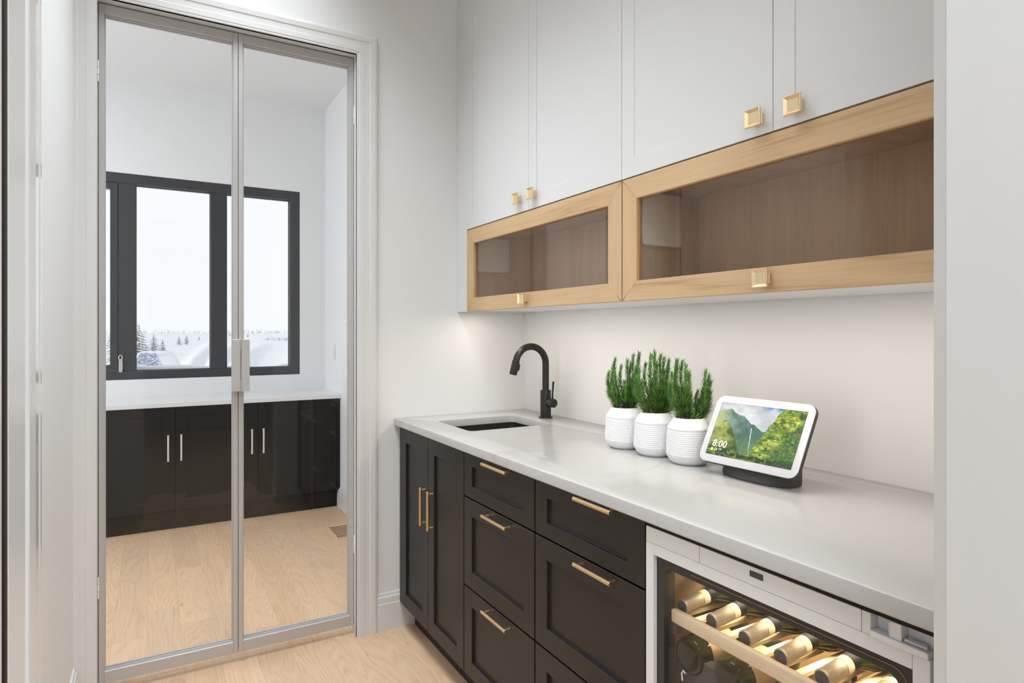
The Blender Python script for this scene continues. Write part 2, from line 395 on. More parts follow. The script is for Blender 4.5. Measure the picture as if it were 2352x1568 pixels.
# ================================================================== BASE CABINETS
XC = .934; XI = XC+.0205
def carcass(bm, y0, y1, z0=.115, z1=.876, xb=XR-.003, top=True):
    t = .016
    box(bm, XI, xb, y0, y0+t, z0, z1); box(bm, XI, xb, y1-t, y1, z0, z1)
    box(bm, XI, xb, y0+t, y1-t, z0, z0+t); box(bm, xb-.008, xb, y0+t, y1-t, z0+t, z1)
    return bm
fX = faceX(XC)
def toe(bm, y0, y1): return box(bm, 1.005, 1.021, y0, y1, .0, .115)
OUT = Vector((-1, 0, 0))
# sink cabinet
sc = root('sink_base_cabinet', (1.25, 2.27, 0), 'dark two-door base cabinet under the sink, against the door wall', 'cabinet')
mk('carcass', carcass(B(), 1.951, 2.600), black_m, sc)
mk('filler_strip', bx(XC+.002, XI, 2.5795, 2.597, .115, .876, b=.001), black_m, sc)
for y0, y1, hy in ((2.2755, 2.5775, 2.296), (1.9535, 2.2725, 2.221)):
    dd = mk('door', shaker(B(), fX, y0, y1, .115, .873, .0585), black_m, sc)
    mk('handle', bar_handle(B(), (.911, hy, .528), (.911, hy, .677), OUT), brass_m, dd)
mk('toe_kick', toe(B(), 1.951, 2.6), black_m, sc)
ZD = ((.7245, .873), (.4195, .7195), (.1150, .4145))
def drawers(name, y0, y1, hy0, hy1, zs, label):
    dc = root(name, (1.25, (y0+y1)/2, 0), label, 'cabinet')
    mk('carcass', carcass(B(), y0, y1), black_m, dc)
    for (z0, z1), zh in zip(ZD, zs):
        w = .057 if z1-z0 > .2 else .0405
        q = B(); f = fX
        ww = .059
        def ring(i, j, d): return [f(u, v, d) for u, v in ((y0+.0015+i, z0+j), (y1-.0015-i, z0+j), (y1-.0015-i, z1-j), (y0+.0015+i, z1-j))]
        e = .0012
        loops(q, [ring(0, 0, -.02), ring(0, 0, -e), ring(e, e, 0), ring(ww-e, w-e, 0), ring(ww, w, -e), ring(ww, w, -.008), ring(ww+.002, w+.002, -.0086), ring(ww+.004, w+.004, -.009)])
        dw = mk('drawer', q, black_m, dc)
        mk('handle', bar_handle(B(), (.911, hy0, zh), (.911, hy1, zh), OUT), brass_m, dw)
    mk('toe_kick', toe(B(), y0, y1), black_m, dc)
    return dc
drawers('drawer_base_cabinet', 1.4915, 1.9495, 1.6170, 1.7730, (.8655, .7000, .3955), 'dark three-drawer base cabinet beside the two-door sink cabinet')
drawers('drawer_base_cabinet', 1.0360, 1.4885, 1.1280, 1.2720, (.8715, .7080, .4030), 'dark three-drawer base cabinet next to the white wine cooler')

# ================================================================== COUNTERTOP + SINK + FAUCET
CX0, CZ0, CZ1 = .914, .880, .911
SX0, SX1, SY0, SY1 = 1.043, 1.411, 2.121, 2.436
def slab_with_hole(outer, hole, z0, z1, e=.003):
    bm = B()
    ctr = Vector((sum(p[0] for p in outer)/len(outer), sum(p[1] for p in outer)/len(outer)))
    def inset(pts, d, sign):
        n = len(pts); out = []
        for i in range(n):
            p0, p1, p2 = Vector(pts[i-1]), Vector(pts[i]), Vector(pts[(i+1) % n])
            d1 = (p1-p0); d2 = (p2-p1)
            n1 = Vector((-d1.y, d1.x)).normalized() if d1.length > 1e-9 else Vector((0, 0)); n2 = Vector((-d2.y, d2.x)).normalized() if d2.length > 1e-9 else n1
            m = (n1+n2)
            if m.length < 1e-6: m = n1
            m.normalize(); k = d/max(.3, m.dot(n1)) * sign
            out.append((p1.x+m.x*k, p1.y+m.y*k))
        return out
    rings = {}
    for key, pts, s in (('o', outer, 1), ('h', hole, -1)):      # both lists counter-clockwise: left normal points inward
        ee = e if key == 'o' else e*.5
        levels = [(inset(pts, ee, s), z0), (pts, z0+ee), (pts, z1-ee), (inset(pts, ee*.3, s), z1-ee*.3), (inset(pts, ee, s), z1)]
        vr = [[bm.verts.new((x, y, z)) for x, y in P] for P, z in levels]
        for a, c in zip(vr, vr[1:]):
            for i in range(len(a)):
                j = (i+1) % len(a); bm.faces.new((a[i], a[j], c[j], c[i]))
        rings[key] = vr
    for lv in (0, -1):
        edges = []
        for key in ('o', 'h'):
            r = rings[key][lv]
            for i in range(len(r)):
                edges.append(bm.edges.get((r[i], r[(i+1) % len(r)])))
        bmesh.ops.triangle_fill(bm, edges=edges, use_beauty=True)
    return bm
outer = [(CX0, .4005), (XR-.0008, .4005), (XR-.0008, YW-.001), (CX0, YW-.001)]
hole = rrect(SX0, SX1, SY0, SY1, .022, 6)
mk('countertop', slab_with_hole(outer, hole, CZ0, CZ1), quartz_m, smooth=25, label='long white veined quartz countertop over the dark base cabinets, with a sink cut-out', cat='countertop')
# undermount sink: rim, walls, floor as one basin
def basin():
    bm = B(); g = .004
    outr = rrect(SX0-g-.02, SX1+g+.02, SY0-g-.02, SY1+g+.02, .03, 6)
    a = rrect(SX0-g, SX1+g, SY0-g, SY1+g, .024, 6); c = rrect(SX0+.004, SX1-.004, SY0+.004, SY1-.004, .03, 6); d = rrect(SX0+.03, SX1-.03, SY0+.03, SY1-.03, .03, 6)
    zt = CZ0-.0006
    def L(P, z): return [(x, y, z) for x, y in P]
    ao = rrect(SX0-g-.008, SX1+g+.008, SY0-g-.008, SY1+g+.008, .03, 6)
    loops(bm, [L(d, .672), L(c, .69), L(a, zt-.01), L(a, zt), L(outr, zt), L(outr, zt-.008), L(ao, zt-.010), L(ao, .665)], True, True)
    return bm
sk = root('sink', ((SX0+SX1)/2, (SY0+SY1)/2, .665), 'dark undermount bar sink set into the white countertop', 'sink')
mk('basin', basin(), sink_m, sk, smooth=40)
mk('drain', lathe(B(), [(.038, .6722), (.038, .6745), (.03, .6745), (.026, .673)], 24, Matrix.Translation((1.227, 2.278, 0)), True, True), steel_m, sk, smooth=40)
FXc, FYc = 1.4915, 2.2894
fc = root('faucet', (FXc, FYc, CZ1), 'matte black gooseneck faucet with a pull-down spray head behind the sink', 'faucet')
T = Matrix.Translation((FXc, FYc, CZ1))
mk('base_flange', lathe(B(), [(.0300, .0003), (.0305, .003), (.0295, .006), (.024, .0068)], 36, T), faucet_m, fc, smooth=35)
mk('body', lathe(B(), [(.0235, .0062), (.0235, .1195), (.0225, .1215), (.015, .1215)], 36, T), faucet_m, fc, smooth=35)
AR = .0755; ax, az = FXc-AR, 1.1475; rt = .0147
pts = [(FXc, FYc, CZ1+.121), (FXc, FYc, 1.08), (FXc, FYc, az)]
for i in range(1, 25):
    a = R(165*i/24); pts.append((ax+AR*math.cos(a), FYc, az+AR*math.sin(a)))
mk('gooseneck', tube(B(), pts, rt, 20), faucet_m, fc, smooth=40)
pe = Vector(pts[-1]); de = Vector((-math.sin(R(165)), 0, math.cos(R(165))))
Mh = axis_M(pe, de)
hd = mk('spray_head', lathe(B(), [(.0135, .0005), (.0135, .003), (.0160, .0035), (.0165, .062), (.0155, .0645), (.012, .0645), (.0115, .061)], 28, Mh), faucet_m, fc, smooth=35)
inn = Vector((-de.z, 0, de.x))   # toward the neck
if inn.x < 0: inn = -inn
bmn = B(); p0 = pe+de*.012+inn*.014; ring = []
prof = [(.000, .000), (.006, .007), (.026, .008), (.034, .003), (.036, .0)]
rows = []
for y in (-.007, .007): rows.append([p0+de*t+inn*h+Vector((0, y, 0)) for t, h in prof]+[p0+de*.036-inn*.004+Vector((0, y, 0)), p0-inn*.004+Vector((0, y, 0))])
loops(bmn, rows); mk('spray_button', bmn, faucet_m, hd)
Ml = axis_M((FXc, FYc-.018, .9805), (0, -1, 0))
lv = mk('valve_barrel', lathe(B(), [(.0185, .0), (.0185, .018), (.0160, .0205), (.0160, .0235), (.0190, .024), (.0190, .0455), (.0178, .047)], 28, Ml), faucet_m, fc, smooth=35)
mk('lever', tube(B(), [(FXc, FYc-.053, .996), (FXc, FYc-.055, 1.03), (FXc+.001, FYc-.059, 1.073)], [.0042, .0040, .0048], 10), faucet_m, lv, smooth=40)

# ================================================================== UPPER CABINETS
XU = 1.214; fU = faceX(XU)
UZ0, UZ1 = 1.7405, 2.95
def upper(name, y0, ym, y1, yend0, yend1, knobs, label):
    u = root(name, (1.4, (y0+y1)/2, UZ0), label, 'cabinet')
    b = B(); t = .016; xb = XR-.002; xi = XU+.0205
    box(b, xi, xb, yend0, yend0+t, UZ0+.002, CE-.004); box(b, xi, xb, yend1-t, yend1, UZ0+.002, CE-.004)
    box(b, xi, xb, yend0+t, yend1-t, UZ0+.002, UZ0+.002+t); box(b, xb-.01, xb, yend0+t, yend1-t, UZ0+.02, CE-.004)
    mk('carcass', b, white_m, u)
    for (a, c), (ky, kz) in zip(((ym+.001, y1), (y0, ym-.001)), knobs):
        dd = mk('door', shaker(B(), fU, a, c, UZ0, UZ1, .054, th=.020, rec=.0026, e=.0004, bead=.010), white_m, u)
        mk('knob', knob(ky, kz), knob_m, dd)
    return u
def knob(y, z, s=.0205):
    """square dished knob on a smaller square stem"""
    bm = B(); X = XU
    def sq(h, d): return [(X-d, y+a*h, z+c*h) for a, c in ((-1, -1), (1, -1), (1, 1), (-1, 1))]
    loops(bm, [sq(.0115, 0), sq(.0115, .004), sq(.0075, .009), sq(.0075, .019), sq(s, .0205), sq(s, .0255), sq(s-.001, .0265), sq(s-.007, .0215), sq(s-.0075, .0215)])
    return bm
upper('upper_cabinet', 1.4500, 1.9800, 2.5055, 1.4495, 2.5055, ((2.0420, 1.7906), (1.9345, 1.7906)), 'white two-door wall cabinet with brass knobs over the sink, nearest the glass doors')
upper('upper_cabinet', .4400, .9255, 1.4480, .4395, 1.4490, ((.9622, 1.7765), (.8602, 1.7750)), 'white two-door wall cabinet with brass knobs, above the smart display beside the near jamb')
mk('filler_panel', bx(XU+.003, XR-.002, 2.507, YW-.001, 1.377, CE-.004), white_m, label='narrow white filler strip closing the gap between wall cabinets and door wall', cat='panel')
mk('filler_panel', bx(XU+.003, XR-.002, .400, .438, 1.377, CE-.004), white_m, label='narrow white filler strip behind the near jamb at the end of the wall cabinets', cat='panel')
under_m = paint('white_underside', (.86, .85, .84, 1), .5)  # white lightened to stand in for lamp glow on the underside
# oak framed glass cabinets
GZ0, GZ1 = 1.3775, 1.7365
def glass_cab(y0, y1, sty, kn, hx, hz, label):
    g = root('glass_front_cabinet', (1.4, (y0+y1)/2, GZ0), label, 'cabinet')
    xi, xb, t = XU+.0205, 1.52, .016
    mk('bottom_panel', bx(xi, XR-.002, y0+.001, y1-.001, GZ0+.003, GZ0+.022), [under_m], g, label='white underside panel')
    mk('shelf_liner', bx(xi+.001, xb, y0+t, y1-t, GZ0+.0222, GZ0+.026), liner_m, g)
    mk('top_panel', bx(xi, xb, y0+t, y1-t, GZ1-.018, GZ1-.001), liner_m, g)
    mk('side_panel', bx(xi, xb, y0+.001, y0+t, GZ0+.022, GZ1-.001), liner_m, g)
    mk('side_panel', bx(xi, xb, y1-t, y1-.001, GZ0+.022, GZ1-.001), liner_m, g)
    mk('back_panel', bx(xb, xb+.01, y0+.001, y1-.001, GZ0+.022, GZ1-.001), liner_m, g)
    # lift hinge cover on the far side panel
    bm = B(); P = rrect(hx[0], hx[1], hz[0], hz[1], .012, 5); Pi = rrect(hx[0]+.002, hx[1]-.002, hz[0]+.002, hz[1]-.002, .011, 5)
    yc = y1-t-.0003
    loops(bm, [[(x, yc, z) for x, z in P], [(x, yc-.016, z) for x, z in P], [(x, yc-.018, z) for x, z in Pi]])
    mk('lift_hinge_cover', bm, plastic_m, g, smooth=40, label='white plastic lift hinge cover')
    # door: four mitred frame members, pane, knob
    dd = mk('door', bx(XU+.011, XU+.014, y0+sty-.004, y1-sty+.004, GZ0+.0575-.004, GZ1-.063+.004), tint_m, g, label='bronze tinted glass pane')
    a0, a1, c0, c1 = y0+.0008, y1-.0008, GZ0, GZ1
    i0, i1, j0, j1 = y0+sty, y1-sty, GZ0+.0575, GZ1-.063
    th = .0195
    def member(q):     # q: four (y,z) outer0, outer1, inner1, inner0
        bm = B(); e = .0015
        ctr = Vector((sum(p[0] for p in q)/4, sum(p[1] for p in q)/4))
        r0 = [(XU+th, y, z) for y, z in q]; r1 = [(XU+e, y, z) for y, z in q]
        out = [Vector(p) for p in q]
        n = (out[2]-out[1]); 
        # small chamfer on the outer and inner long edges only
        dirn = ((out[3]+out[2])-(out[0]+out[1])).normalized()
        r2 = [(XU, *(out[0]+dirn*e)), (XU, *(out[1]+dirn*e)), (XU, *(out[2]-dirn*e)), (XU, *(out[3]-dirn*e))]
        return loops(bm, [r0, r1, r2])
    mk('rail', member([(a0, c1), (a1, c1), (i1, j1), (i0, j1)]), oak_y, dd)
    mk('rail', member([(a0, c0), (a1, c0), (i1, j0), (i0, j0)]), oak_y, dd)
    mk('stile', member([(a0, c0), (a0, c1), (i0, j1), (i0, j0)]), oak_z, dd)
    mk('stile', member([(a1, c0), (a1, c1), (i1, j1), (i1, j0)]), oak_z, dd)
    mk('knob', knob(*kn), knob_m, dd)
    return g
glass_cab(1.4505, 2.5055, .064, (1.9980, 1.4110), (1.252, 1.412), (1.554, 1.705), 'oak framed glass-front lift-up cabinet over the sink, nearest the door wall')
glass_cab(.4400, 1.4470, .063, (.9422, 1.4085), (1.264, 1.426), (1.547, 1.705), 'oak framed glass-front lift-up cabinet above the smart display')

# ================================================================== WINE COOLER
FY0, FY1 = .4595, 1.0335
fr = root('wine_cooler', (1.2, (FY0+FY1)/2, 0), 'white built-in wine cooler with lit glass door under the countertop', 'wine cooler')
cav_m = paint('cooler_liner', (.26, .175, .095, 1), .5, metal=.2)
b = B()
y0, y1, zt, zb = FY0+.003, FY1-.003, .868, .10
xi, xb = XC+.045, 1.56
box(b, xi, xb, y0, y0+.014, zb, zt); box(b, xi, xb, y1-.014, y1, zb, zt)
box(b, xi, xb, y0+.014, y1-.014, .795, .864); box(b, xi, xb, y0+.014, y1-.014, zb, .14)
mk('body', b, cav_m, fr)
mk('back_panel', bx(1.50, xb, y0+.014, y1-.014, .14, .795), paint('cooler_back_panel', (.55, .48, .38, 1), .5), fr)
ZS, ZI = .8315, .8085      # bottom of the upper strip, top of glass opening
px = XC; pb = XC+.022
for a, c in ((.8808, FY1), (.5562, .8802)):
    mk('top_panel', bx(px, pb, a+.0004, c-.0004, ZS+.0006, .8655, b=.0008), white_m, fr)
# right end: hinge pocket with ledge
b = B(); box(b, pb-.004, pb, FY0, .5556, ZS+.0006, .8655); box(b, px, pb-.004, .542, .5556, ZS+.0006, .8655, b=.0006)
box(b, px, pb-.004, .498, .5135, ZS+.010, .8655, b=.0006); box(b, px-.004, pb-.004, FY0+.001, .542, ZS+.0006, ZS+.010, b=.001)
box(b, px+.002, pb-.004, .5135, .5165, ZS+.010, .862); 
mk('hinge_pocket', b, white_m, fr)
b = B(); tube(b, [(px+.004, .4945, ZS+.0135), (px+.004, .4640, ZS+.0135)], .0028, 10); box(b, px+.006, px+.012, .4655, .4925, ZS+.010, ZS+.0165, b=.001)
mk('hinge_arm', b, steel_m, fr)
mk('control_badge', bx(px-.0008, px+.002, .7319, .7605, .8475, .8585, b=.0004), dkplastic_m, fr, label='small dark control window')
SWF = .0233
dw = mk('door', bx(px, pb, FY1-SWF, FY1, .10, ZS, b=.0008), white_m, fr)
mk('door_stile', bx(px, pb, FY0, FY0+SWF, .10, ZS, b=.0008), white_m, dw)
mk('door_rail', bx(px, pb, FY0+SWF+.0004, FY1-SWF-.0004, ZI, ZS, b=.0008), white_m, dw)
# dark inner frame with rounded corner window
gy0, gy1 = FY0+SWF, FY1-SWF
frame_dk = paint('dark_cooler_frame', (.030, .028, .027, 1), .4)
mk('gap_shade_strip', bx(px+.0015, px+.10, FY0-.055, FY1, .8658, .8797), gapm, fr)  # black strip stands in for shade in the gap under the countertop
mk('cooler_side_gap', bx(px+.03, px+.10, .4005, FY0-.001, .10, .866), gapm, fr)
def frame_round():
    bm = B(); o = [(gy0, .12), (gy1, .12), (gy1, ZI), (gy0, ZI)]
    inner = rrect(gy0+.022, gy1-.021, .15, ZI-.022, .022, 6)
    n = len(inner)
    # outer loop sampled to the same count
    def outpt(i):
        y, z = inner[i]; c = i//7
        return [(gy1, ZI), (gy0, ZI), (gy0, .12), (gy1, .12)][c]
    out = [outpt(i) for i in range(n)]
    rings = []
    for x, P in ((pb+.02, out), (px+.010, out), (px+.010, inner), (pb+.02, inner)):
        rings.append([(x, y, z) for y, z in P])
    vr = [[bm.verts.new(p) for p in r] for r in rings]
    for a, c in zip(vr, vr[1:]+vr[:1]):
        for i in range(n):
            j = (i+1) % n; bm.faces.new((a[i], a[j], c[j], c[i]))
    bmesh.ops.remove_doubles(bm, verts=bm.verts[:], dist=1e-6)
    return bm
mk('inner_frame', frame_round(), frame_dk, dw)
b = B(); P1 = rrect(gy0+.0212, gy1-.0202, .149, ZI-.0212, .0225, 6)
tube(b, [(px+.0096, y, z) for y, z in [(gy1-.10, ZI-.012)]+rrect(gy0+.012, gy1-.012, .30, ZI-.012, .022, 6)[7:14]], .0006, 6)
mk('copper_edge', b, paint('copper_trim', (.50, .27, .14, 1), .3, metal=1), dw)
mk('glass_pane', bx(px+.016, px+.020, gy0+.012, gy1-.012, .14, ZI-.012), clear_m, dw)
# top bottle shelf
sh = mk('shelf', bx(px+.030, px+.046, .492, .990, .6655, .6945, b=.005, seg=3), bar_m, fr, smooth=40)
NY = [.9766, .8962, .8145, .7352, .6546, .5740]
for y in NY:
    for s in (-.019, .019):
        mk('slat', bx(px+.046, 1.46, y+s-.0075, y+s+.0075, .664, .675, b=.002), slat_m, sh)
b = B(); box(b, px+.046, 1.47, .994, 1.003, .648, .664); box(b, px+.034, px+.05, .978, .994, .640, .6655, b=.002)
mk('slide_rail', b, dkplastic_m, sh)
mk('cross_rail', bx(1.44, 1.46, .492, .994, .651, .664), slat_m, sh)
# lower cradle rack
b = B(); ZR = .574
prof = []
yy = .990
segs = []
lower = [.9555, .8490, .7425, .6360, .5295]
top = [(.992, ZR+.012)]
for yl in lower:
    for i in range(0, 13):
        a = R(180+i*15); top.append((yl-.0385*math.cos(a)*1.0, ZR+.030+.0400*math.sin(a)))
top.append((.495, ZR+.012))
poly = [p for p in top]+[(.495, ZR-.055), (.992, ZR-.055)]
loops(b, [[(x, y, z) for y, z in poly] for x in (px+.052, px+.075)])
rk = mk('cradle', b, dkplastic_m, fr)
box_b = bx(px+.075, 1.47, .49, .992, ZR-.05, ZR-.035); mk('cradle_floor', box_b, cav_m, rk)
b = B(); tube(b, [(px+.047, .972, ZR-.030), (px+.047, .974, ZR-.015), (px+.047, .969, ZR-.008), (px+.047, .963, ZR-.012)], .0018, 8); mk('rail_clip', b, plastic_m, rk)
area('wine_cooler_back_light', (1.42, .738, .788), (0, R(10), 0), .10, .46, 6.0, (1, .80, .50))
wl = area('wine_cooler_shelf_light', (1.13, .738, .790), (0, R(-4), 0), .07, .48, 5.0, (1, .84, .55)); wl.data.spread = R(120)
area('wine_cooler_front_light', (1.02, .738, .790), (0, R(-12), 0), .03, .44, .22, (1, .84, .60))

# bottles
bot_g = paint('dark_green_glass', (.018, .022, .008, 1), .10, spec=.45)
base_g = paint('bottle_base_glass', (.020, .030, .024, 1), .12, spec=.7)
foil_m = paint('champagne_foil', (.50, .43, .34, 1), .38, metal=.45)
band_m = paint('cream_label_paper', (.66, .55, .38, 1), .7)
disc_m = paint('grey_foil_top', (.085, .08, .078, 1), .5)
blk_m = paint('black_foil', (.006, .005, .005, 1), .55, spec=.15)
kraft_m = paint('aged_label_paper', (.46, .34, .19, 1), .75)
ink_m = paint('label_ink', (.05, .035, .025, 1), .7)
def bottle_at(M, label, group, name='wine_bottle'):
    """origin at the mouth, body runs along +z of M"""
    r = root(name, M.translation, label, 'bottle', group)
    k = dict(smooth=35)
    k2 = dict(smooth=13)
    mk('body', lathe(B(), [(.0135, .052), (.0145, .085), (.0165, .092), (.022, .105), (.0315, .122), (.0365, .138), (.0375, .155), (.0375, .292), (.0350, .297), (.030, .298), (.012, .278), (.004, .272)], 36, M), bot_g, r, **k)
    c = mk('capsule', lathe(B(), [(.0132, .0005), (.0149, .001), (.0153, .003), (.0153, .0062), (.0147, .0072), (.0150, .053)], 40, M), foil_m, r, **k2)
    mk('capsule_band', lathe(B(), [(.0150, .0268), (.0152, .0270), (.0152, .0280), (.0150, .0282)], 40, M, False, False), band_m, c, **k2)
    mk('capsule_top', lathe(B(), [(.0128, -.0006), (.0130, .0012)], 28, M), disc_m, c, **k)
    mk('capsule_rim', lathe(B(), [(.0152, .0030), (.0153, .0042), (.0149, .0050)], 28, M, False, False), blk_m, c, **k)
    mk('neck_label', lathe(B(), [(.0153, .0535), (.0153, .071)], 28, M, False, False), band_m, r, **k)
    mk('neck_foil', lathe(B(), [(.0150, .0712), (.0156, .085), (.0160, .089)], 28, M, False, False), blk_m, r, **k)
    lab = mk('label', lathe(B(), [(.0377, .185), (.0377, .262)], 36, M, False, False), kraft_m, r, **k)
    b = B()
    for i, (z, w) in enumerate(((.196, .5), (.206, .9), (.214, .7), (.236, .4), (.246, .8))):
        n = 10; rows = []
        for s in (-.0009, .0009): rows.append([M @ Vector((.03785*math.cos(q), .03785*math.sin(q), z+s)) for q in [R(60)+(j/(n-1)-.5)*w for j in range(n)]])
        loops(b, rows, False, False, closed=False)
    mk('printed_lines', b, ink_m, lab, kind='stuff')
    return r
tilt = (1, 0, .10)
pos_word = ['first', 'second', 'third', 'fourth', 'fifth', 'sixth']
for i, y in enumerate(NY):
    M = axis_M((.985, y, .6985), tilt)
    bottle_at(M, f'neck-first wine bottle with foil capsule, {pos_word[i]} on the wooden shelf from the drawers', 'bottles on the wooden cooler shelf')
for i, y in enumerate(lower[:4]):
    # base toward the viewer: mouth far back
    M = axis_M((.980+.298, y, .6035), (-1, 0, 0.0))
    bottle_at(M, f'base-first dark green wine bottle, {pos_word[i]} in the grey cradle from the drawers', 'bottles in the lower cooler cradle')

# ================================================================== POTTED ROSEMARY
pot_pos = [(1.340, 1.583), (1.3395, 1.4415), (1.339, 1.3005)]
def pot_mesh():
    bm = B(); n = 240
    prof = [(.0005, .0012), (.044, .0), (.0475, .0015), (.0545, .008), (.0615, .0185), (.0638, .024)]
    k0 = len(prof); rows = 74
    for i in range(rows+1):
        z = .025+(.094-.025)*i/rows; prof.append((.0640+(.0605-.0640)*(i/rows)**1.5, z))
    k1 = len(prof)
    prof += [(.0600, .0950), (.0598, .0965), (.0612, .0985), (.0612, .1025), (.0600, .1045), (.0430, .1290), (.0415, .1305), (.0395, .1300), (.0385, .126), (.0385, .118)]
    rings = []
    for ri, (r, z) in enumerate(prof):
        row = []
        for j in range(n):
            th = 2*math.pi*j/n; rr = r
            if k0 <= ri < k1:
                q = (z-.025)/.0058; line = math.floor(q); fz = q-line-.5
                u = th/(2*math.pi)*60 + (.5 if int(line) % 2 else 0); fu = u-math.floor(u)-.5
                d2 = (fz*1.05)**2+(fu*1.3)**2
                rr += .0013*max(0, 1-d2/.26)
            row.append((rr*math.cos(th), rr*math.sin(th), z))
        rings.append(row)
    return loops(bm, rings, True, False)
def sprig_mesh(rng, h, lean, az):
    """woody stem with whorls of needle leaves, slot 0 stem, slot 1 needles"""
    bm = B()
    n = 12; pts = []
    for i in range(n+1):
        t = i/n
        out = lean*(1-(1-t)**2.2) + .004*math.sin(t*7+az)
        pts.append(Vector((out*math.cos(az), out*math.sin(az), h*t*(1-.10*lean/.06*t))))
    tube(bm, pts, [.0016*(1-.75*i/n)+.0003 for i in range(n+1)], 5)
    nf = len(bm.faces)
    N = int(250*h/.17)
    for k in range(N):
        t = .08+.92*k/N
        fi = t*n; i = min(n-1, int(fi)); p = pts[i].lerp(pts[i+1], fi-i); tan = (pts[i+1]-pts[i]).normalized()
        a = k*2.4+rng.random()*.6
        s = tan.cross(Vector((math.cos(a), math.sin(a), .01))).normalized()
        spread = 1.0-.50*t+rng.uniform(-.2, .2)
        d = (tan*math.cos(spread)+s*math.sin(spread)).normalized()
        L = (.0245-.009*t)*rng.uniform(.75, 1.2); w = .00105*rng.uniform(.8, 1.2)
        side = d.cross(tan).normalized()
        mid = p+d*L*.55+tan*L*.03; tip = p+d*L+tan*L*.16
        v = [bm.verts.new(q) for q in (p-side*w*.5, p+side*w*.5, mid+side*w, mid-side*w, tip)]
        bm.faces.new((v[0], v[1], v[2], v[3])); bm.faces.new((v[3], v[2], v[4]))
    bm.faces.ensure_lookup_table()
    for f in bm.faces[nf:]: f.material_index = 1
    return bm
def leaf_material():
    m, t, b = new_mat('rosemary_needles')
    tc = t.nodes.new('ShaderNodeTexCoord'); n = t.nodes.new('ShaderNodeTexNoise'); n.inputs['Scale'].default_value = 55
    t.links.new(tc.outputs['Object'], n.inputs['Vector'])
    r = ramp(t, [(.3, srgb(56, 100, 36)), (.5, srgb(92, 142, 60)), (.75, srgb(144, 182, 108))]); t.links.new(n.outputs['Fac'], r.inputs[0])
    t.links.new(r.outputs[0], b.inputs['Base Color']); b.inputs['Roughness'].default_value = .45
    return m
leaf_m = leaf_material(); stem_m = paint('rosemary_stem', srgb(120, 98, 62), .7)
pm = None
specs = [ # per pot: list of (azimuth in degrees from +Y-ish, start radius, lean, height)
    dict(h=(.155, .10), wide=.050), dict(h=(.19, .12), wide=.052), dict(h=(.19, .11), wide=.056)]
plabels = ['white dimpled pot of rosemary beside the faucet', 'white dimpled pot of rosemary in the middle of the three', 'white dimpled pot of rosemary partly behind the smart display']
# lopsided crowns: list of (dx along view-right metres, height) for main sprigs
right = Vector((.866, -.5, 0)); fwd = Vector((.5, .866, 0))
crowns = [
    [(-.050, .135), (-.043, .158), (-.030, .165), (-.014, .150), (-.004, .095), (.008, .165), (.020, .150), (.030, .185), (.038, .20), (.045, .178), (.050, .130), (-.036, .11), (.0, .08), (.024, .1)],
    [(-.056, .14), (-.044, .165), (-.032, .155), (-.020, .185), (-.010, .195), (.004, .16), (.012, .198), (.026, .175), (.036, .17), (.050, .15), (.058, .13), (.018, .11), (-.03, .09), (.04, .1)],
    [(-.054, .15), (-.046, .185), (-.036, .18), (-.026, .178), (-.016, .165), (-.008, .15), (.000, .125), (.040, .145), (.050, .135), (.060, .125), (.046, .10), (.012, .075), (-.02, .1), (.028, .085)]]
for pi, (px_, py_) in enumerate(pot_pos):
    pr = root('potted_rosemary', (px_, py_, CZ1), plabels[pi], 'potted plant', 'rosemary pots on the countertop')
    if pm is None:
        bm = pot_mesh(); bmesh.ops.translate(bm, verts=bm.verts[:], vec=(px_, py_, CZ1)); po = mk('pot', bm, ceramic_m, pr, smooth=60); pm = po
    else:
        po = pm.copy(); COL.objects.link(po); po.parent = pr; po.location = pm.location; po.rotation_euler = (0, 0, .7*pi)
    mk('soil', lathe(B(), [(.0384, .1185), (.030, .121), (.012, .1235), (.001, .124)], 24, Matrix.Translation((px_, py_, CZ1))), soil_m, pr, smooth=60)
    rng = random.Random(30+pi)
    for dx, h in crowns[pi]:
        for rep in range(2):
            dd = rng.uniform(-.030, .030); d = right*(dx+rng.uniform(-.006, .006))+fwd*dd
            hh = h*(rng.uniform(.93, 1.03) if rep == 0 else rng.uniform(.40, .80))
            L = d.length; az_ = math.atan2(d.y, d.x); st = min(.028, L*.5)
            bm = sprig_mesh(rng, hh, L-st, az_)
            bmesh.ops.translate(bm, verts=bm.verts[:], vec=(px_+st*math.cos(az_), py_+st*math.sin(az_), CZ1+.119))
            mk('sprig', bm, [stem_m, leaf_m], pr, origin=(px_+st*math.cos(az_), py_+st*math.sin(az_), CZ1+.119))

# ================================================================== SMART DISPLAY
yaw, tl = -1.52155, .49372
SC = 1.62
ctr = Vector((0, 0, 1.288))+SC*(Vector((.81946, .65914, 1.12766))-Vector((0, 0, 1.288)))
U = Vector((math.cos(yaw), math.sin(yaw), 0)); BK = Vector((-U.y, U.x, 0)); V = BK*math.sin(tl)+Vector((0, 0, 1))*math.cos(tl); N = U.cross(V)   # N toward the viewer
if N.dot(BK) > 0: N = -N
SWd, SHd = .178*SC, .118*SC
def sp(u, v, d=0): return ctr+U*u+V*v+N*d
ds = root('smart_display', (ctr.x+.06, ctr.y, CZ1), 'white-bezel smart display on a charcoal fabric foot, showing green mountains', 'smart display')
def plate(w, h, r, d0, d1, e):
    bm = B(); P = rrect(-w/2, w/2, -h/2, h/2, r, 8); Pi = rrect(-w/2+e, w/2-e, -h/2+e, h/2-e, r-e, 8)
    loops(bm, [[sp(u, v, d0) for u, v in Pi], [sp(u, v, d0+e*.6) for u, v in P], [sp(u, v, d1-e*.6) for u, v in P], [sp(u, v, d1) for u, v in Pi]])
    return bm
